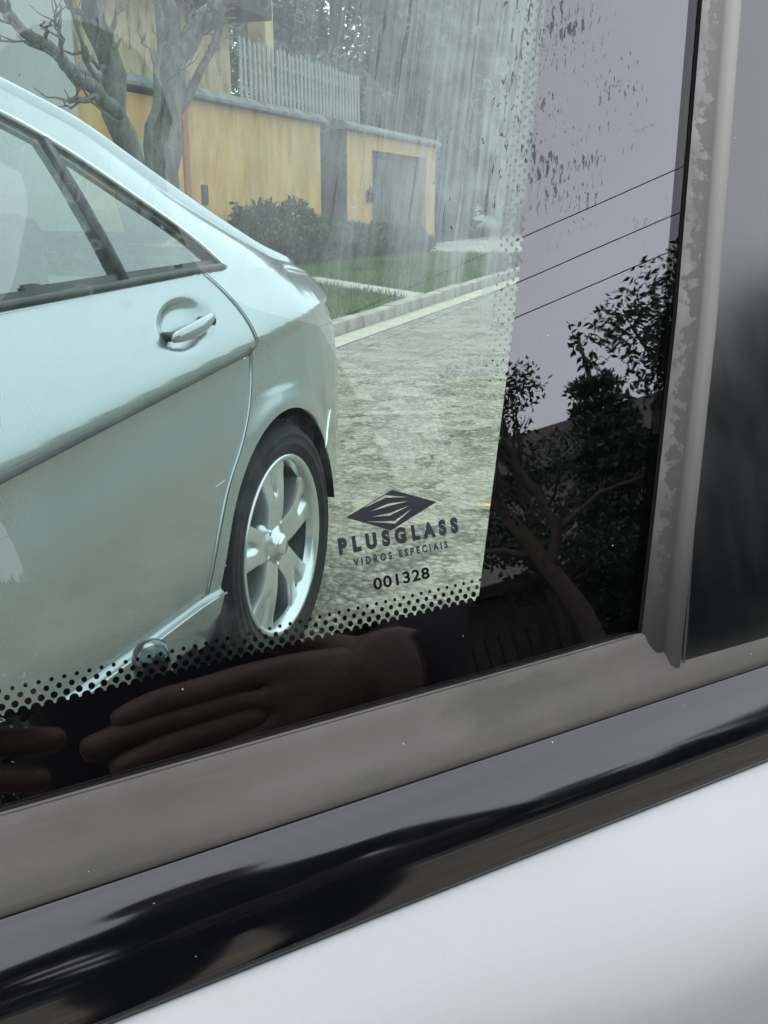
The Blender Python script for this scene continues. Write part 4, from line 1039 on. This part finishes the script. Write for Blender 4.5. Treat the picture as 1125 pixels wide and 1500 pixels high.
bare_tree('bare_tree', 'leaning bare tree before the pale house across the street',
          [([(12.0, .35, 0), (12.0, .1, 1.2), (12.0, -.25, 2.1), (12.0, -.5, 2.7), (12, -.9, 3.4)], .16, .05, 2), ([(12, -.1, 1.7), (12, .1, 2.3), (12, -.1, 2.9), (12, -.2, 3.5)], .08, .03, 2), ([(12, -.2, 2.0), (12, -.8, 2.2), (12, -1.5, 2.5)], .05, .02, 2), ([(12, .1, 2.2), (12, .7, 2.5), (12, 1.3, 2.55)], .04, .015, 1)], 15, 'barkdark')
oh = empty('pale_house', (24.0, 0, 0)); tag(oh, 'pale house with a dark roof across the street', 'house')
boxo('wall', 0, 7, -9, 6, 0, 4.9, 'lightwall', oh); m = MB(); m.prism([(-.6, 4.85), (7.6, 4.85), (3.5, 6.6)], lambda x, z: (x, -9.6, z), lambda x, z: (x, 6.6, z)); m.obj('roof', 'rooftile', oh)
for y0 in (-7.5, -4.5, .9, 3.6):
    w = boxo('window', -.06, -.005, y0, y0 + 1.1, 1.3, 3.0, 'darkgate', oh); boxo('pane', -.075, -.062, y0 + .07, y0 + 1.03, 1.38, 2.92, 'winglass', w)
og = empty('low_garage', (20.5, -3.4, 0)); tag(og, 'low dark garage before the pale house', 'garage')
boxo('wall', 0, 3, -4.5, 3.6, 0, 2.1, 'darkgate', og); boxo('roof', -.2, 3.2, -4.7, 3.8, 2.11, 2.35, 'rooftile', og); boxo('door', -.05, -.004, -3.2, -.4, 0, 1.9, 'darkdoor', og)
of = empty('front_wall', (10.2, 0, 0)); tag(of, 'low rendered front wall with railings across the street', 'wall')
boxo('wall', -.1, .1, -26, 26, 0, .75, 'coping', of)
rl = None
for k in range(80):
    if rl is None: rl = boxo('railing_bar', -.012, .012, -.012, .012, .75, 1.15, 'black', of)
    else:
        o = rl.copy(); COL.objects.link(o); o.location = (0, -12 + k * .15, 0)
rl.location = (0, -12, 0)

leafy_tree('broadleaf_tree', 'added wide dark tree at the far left across the street', 15.5, -11.5, 6.2, 3.4, 'leafdark', 76, 12000, .28, .2, .12, GB)  # added as a backdrop to keep the left reflection evenly dark
leafy_tree('broadleaf_tree', 'added round dark tree between the two wide trees across the street', 16.5, -4.8, 5.2, 2.8, 'leafdark', 77, 12000, .28, .2, .12, GB)  # second added tree, closes bright sky gaps in the left reflection

# ------------------------------------------------------------------ the photographer, mirrored in glass and trim
def person():
    V, E, RAD, SK = [], [], [], []
    def nd(p, r, par=None, skin=False):
        V.append(p); RAD.append(r); SK.append(skin)
        if par is not None: E.append((par, len(V) - 1))
        return len(V) - 1
    def chain(par, pts, skin=False):
        for p in pts: par = nd(p[:3], p[3], par, skin)
        return par
    pel = nd((.60, -.06, .94), .15)
    ch = chain(pel, [(.58, -.04, 1.08, .145), (.56, -.02, 1.23, .155), (.55, -.01, 1.37, .15)])
    nk = chain(ch, [(.535, .005, 1.46, .12), (.525, .015, 1.54, .10)])
    chain(nk, [(.51, .03, 1.58, .078), (.50, .04, 1.65, .095), (.51, .03, 1.72, .088), (.52, .02, 1.76, .05)], True)
    for hx, hy, kx, ky, fx, fy in ((.68, .02, .66, .06, .70, .02), (.53, -.14, .50, -.10, .53, -.16)):
        h = chain(pel, [(hx, hy, .90, .11)]); chain(h, [((hx + kx) / 2, (hy + ky) / 2, .70, .088), (kx, ky, .51, .066), ((kx + fx) / 2, (ky + fy) / 2, .30, .058), (fx, fy, .09, .043), (fx - .09, fy + .08, .045, .042), (fx - .15, fy + .13, .035, .03)])
    # right arm in a long sleeve, hand beside the phone: fingers run back towards it
    sh = chain(ch, [(.68, .15, 1.36, .085)])
    wr = chain(sh, [(.63, .20, 1.18, .062), (.53, .27, 1.02, .052), (.38, .285, .985, .046), (.245, .292, .966, .036)])
    wr = chain(wr, [(.205, .285, .966, .029)], True)
    pm = chain(wr, [(.175, .262, .967, .030), (.145, .230, .971, .031)], True)
    for dz, tips in ((.022, [(.108, .192, .986), (.084, .164, .986), (.066, .140, .980)]), (.006, [(.104, .186, .974), (.076, .152, .973), (.053, .123, .968)]),
                     (-.010, [(.108, .190, .961), (.081, .160, .958), (.060, .136, .952)]), (-.024, [(.118, .200, .948), (.097, .178, .943), (.083, .161, .937)])):
        b = nd((.132, .220, .971 + dz * .8), .0112, pm, True)
        for p, r in zip(tips, (.0112, .0102, .0084)): b = nd(p, r, b, True)
    chain(wr, [(.190, .252, .996, .014), (.170, .226, 1.012, .0112), (.148, .198, 1.018, .0095)], True)
    # left arm, hand under the phone, one fingertip in front
    sl = chain(ch, [(.41, -.17, 1.36, .085)])
    wl = chain(sl, [(.33, -.26, 1.19, .062), (.22, -.27, 1.03, .052), (.10, -.16, .995, .046), (.045, -.075, .985, .034)])
    wl = chain(wl, [(.036, -.045, .987, .029)], True)
    pm = chain(wl, [(.028, -.01, .992, .030), (.024, .03, .996, .028)], True)
    for tips in ([(.034, .062, .992), (.046, .090, .985), (.060, .114, .979)], [(.022, .066, 1.010), (.036, .094, 1.010), (.046, .110, 1.004)],
                 [(.006, .062, 1.024), (.018, .086, 1.034), (.034, .096, 1.030)], [(.030, .058, .974), (.044, .082, .964), (.056, .100, .957)]):
        b = pm
        for p, r in zip(tips, (.0108, .0098, .0080)): b = nd(p, r, b, True)
    chain(wl, [(.052, -.005, 1.01, .014), (.056, .018, 1.04, .0112), (.050, .030, 1.065, .0092)], True)
    me = bpy.data.meshes.new('person'); me.from_pydata(V, E, [])
    o = bpy.data.objects.new('person', me); COL.objects.link(o)
    md = o.modifiers.new('skin', 'SKIN'); md.use_smooth_shade = True
    for i, sv in enumerate(me.skin_vertices[0].data): sv.radius = (RAD[i], RAD[i]); sv.use_root = (i == 0)
    sub_ = o.modifiers.new('sub', 'SUBSURF'); sub_.levels = 2; sub_.render_levels = 2
    dg = bpy.context.evaluated_depsgraph_get(); m2 = bpy.data.meshes.new_from_object(o.evaluated_get(dg)); bpy.data.objects.remove(o)
    Va = np.array(V); SKa = np.array(SK); m2.materials.clear(); m2.materials.append(M['cloth']); m2.materials.append(M['skin'])
    co = np.zeros(len(m2.vertices) * 3); m2.vertices.foreach_get('co', co); co = co.reshape(-1, 3)
    for p in m2.polygons:
        c = co[list(p.vertices)].mean(0); i = np.argmin(((Va - c) ** 2).sum(1)); p.material_index = int(SKa[i]); p.use_smooth = True
    bo = bpy.data.objects.new('person', m2); COL.objects.link(bo)
    # move the origin to the feet
    off = Vector((.61, -.04, 0)); m2.transform(Matrix.Translation(-off)); bo.location = off
    tag(bo, 'person in dark long sleeves standing and holding a phone towards the window', 'person')
    m = MB(); g = 16
    vs_ = [(.513 - .61 + .106 * math.cos(2 * math.pi * k / g) * c_, -.053 + .12 + .106 * math.sin(2 * math.pi * k / g) * c_, 1.68 + .112 * s_) for (c_, s_) in ((1, -.1), (.98, .2), (.85, .55), (.55, .85), (.05, 1.0)) for k in range(g)]
    m.add(vs_, [(i * g + k, i * g + (k + 1) % g, (i + 1) * g + (k + 1) % g, (i + 1) * g + k) for i in range(4) for k in range(g)])
    m.obj('hair', 'hair', bo, True)
person()
ph = empty('phone', cam_o.location); ph.rotation_euler = cam_o.rotation_euler
tag(ph, 'dark mobile phone held upright by the person', 'phone')
bevel(boxo('case', -.037, .037, -.125, .03, .0045, .0125, 'dark', ph), .004, 3)
boxo('screen', -.034, .034, -.12, .025, .0126, .0130, 'gloss', ph)
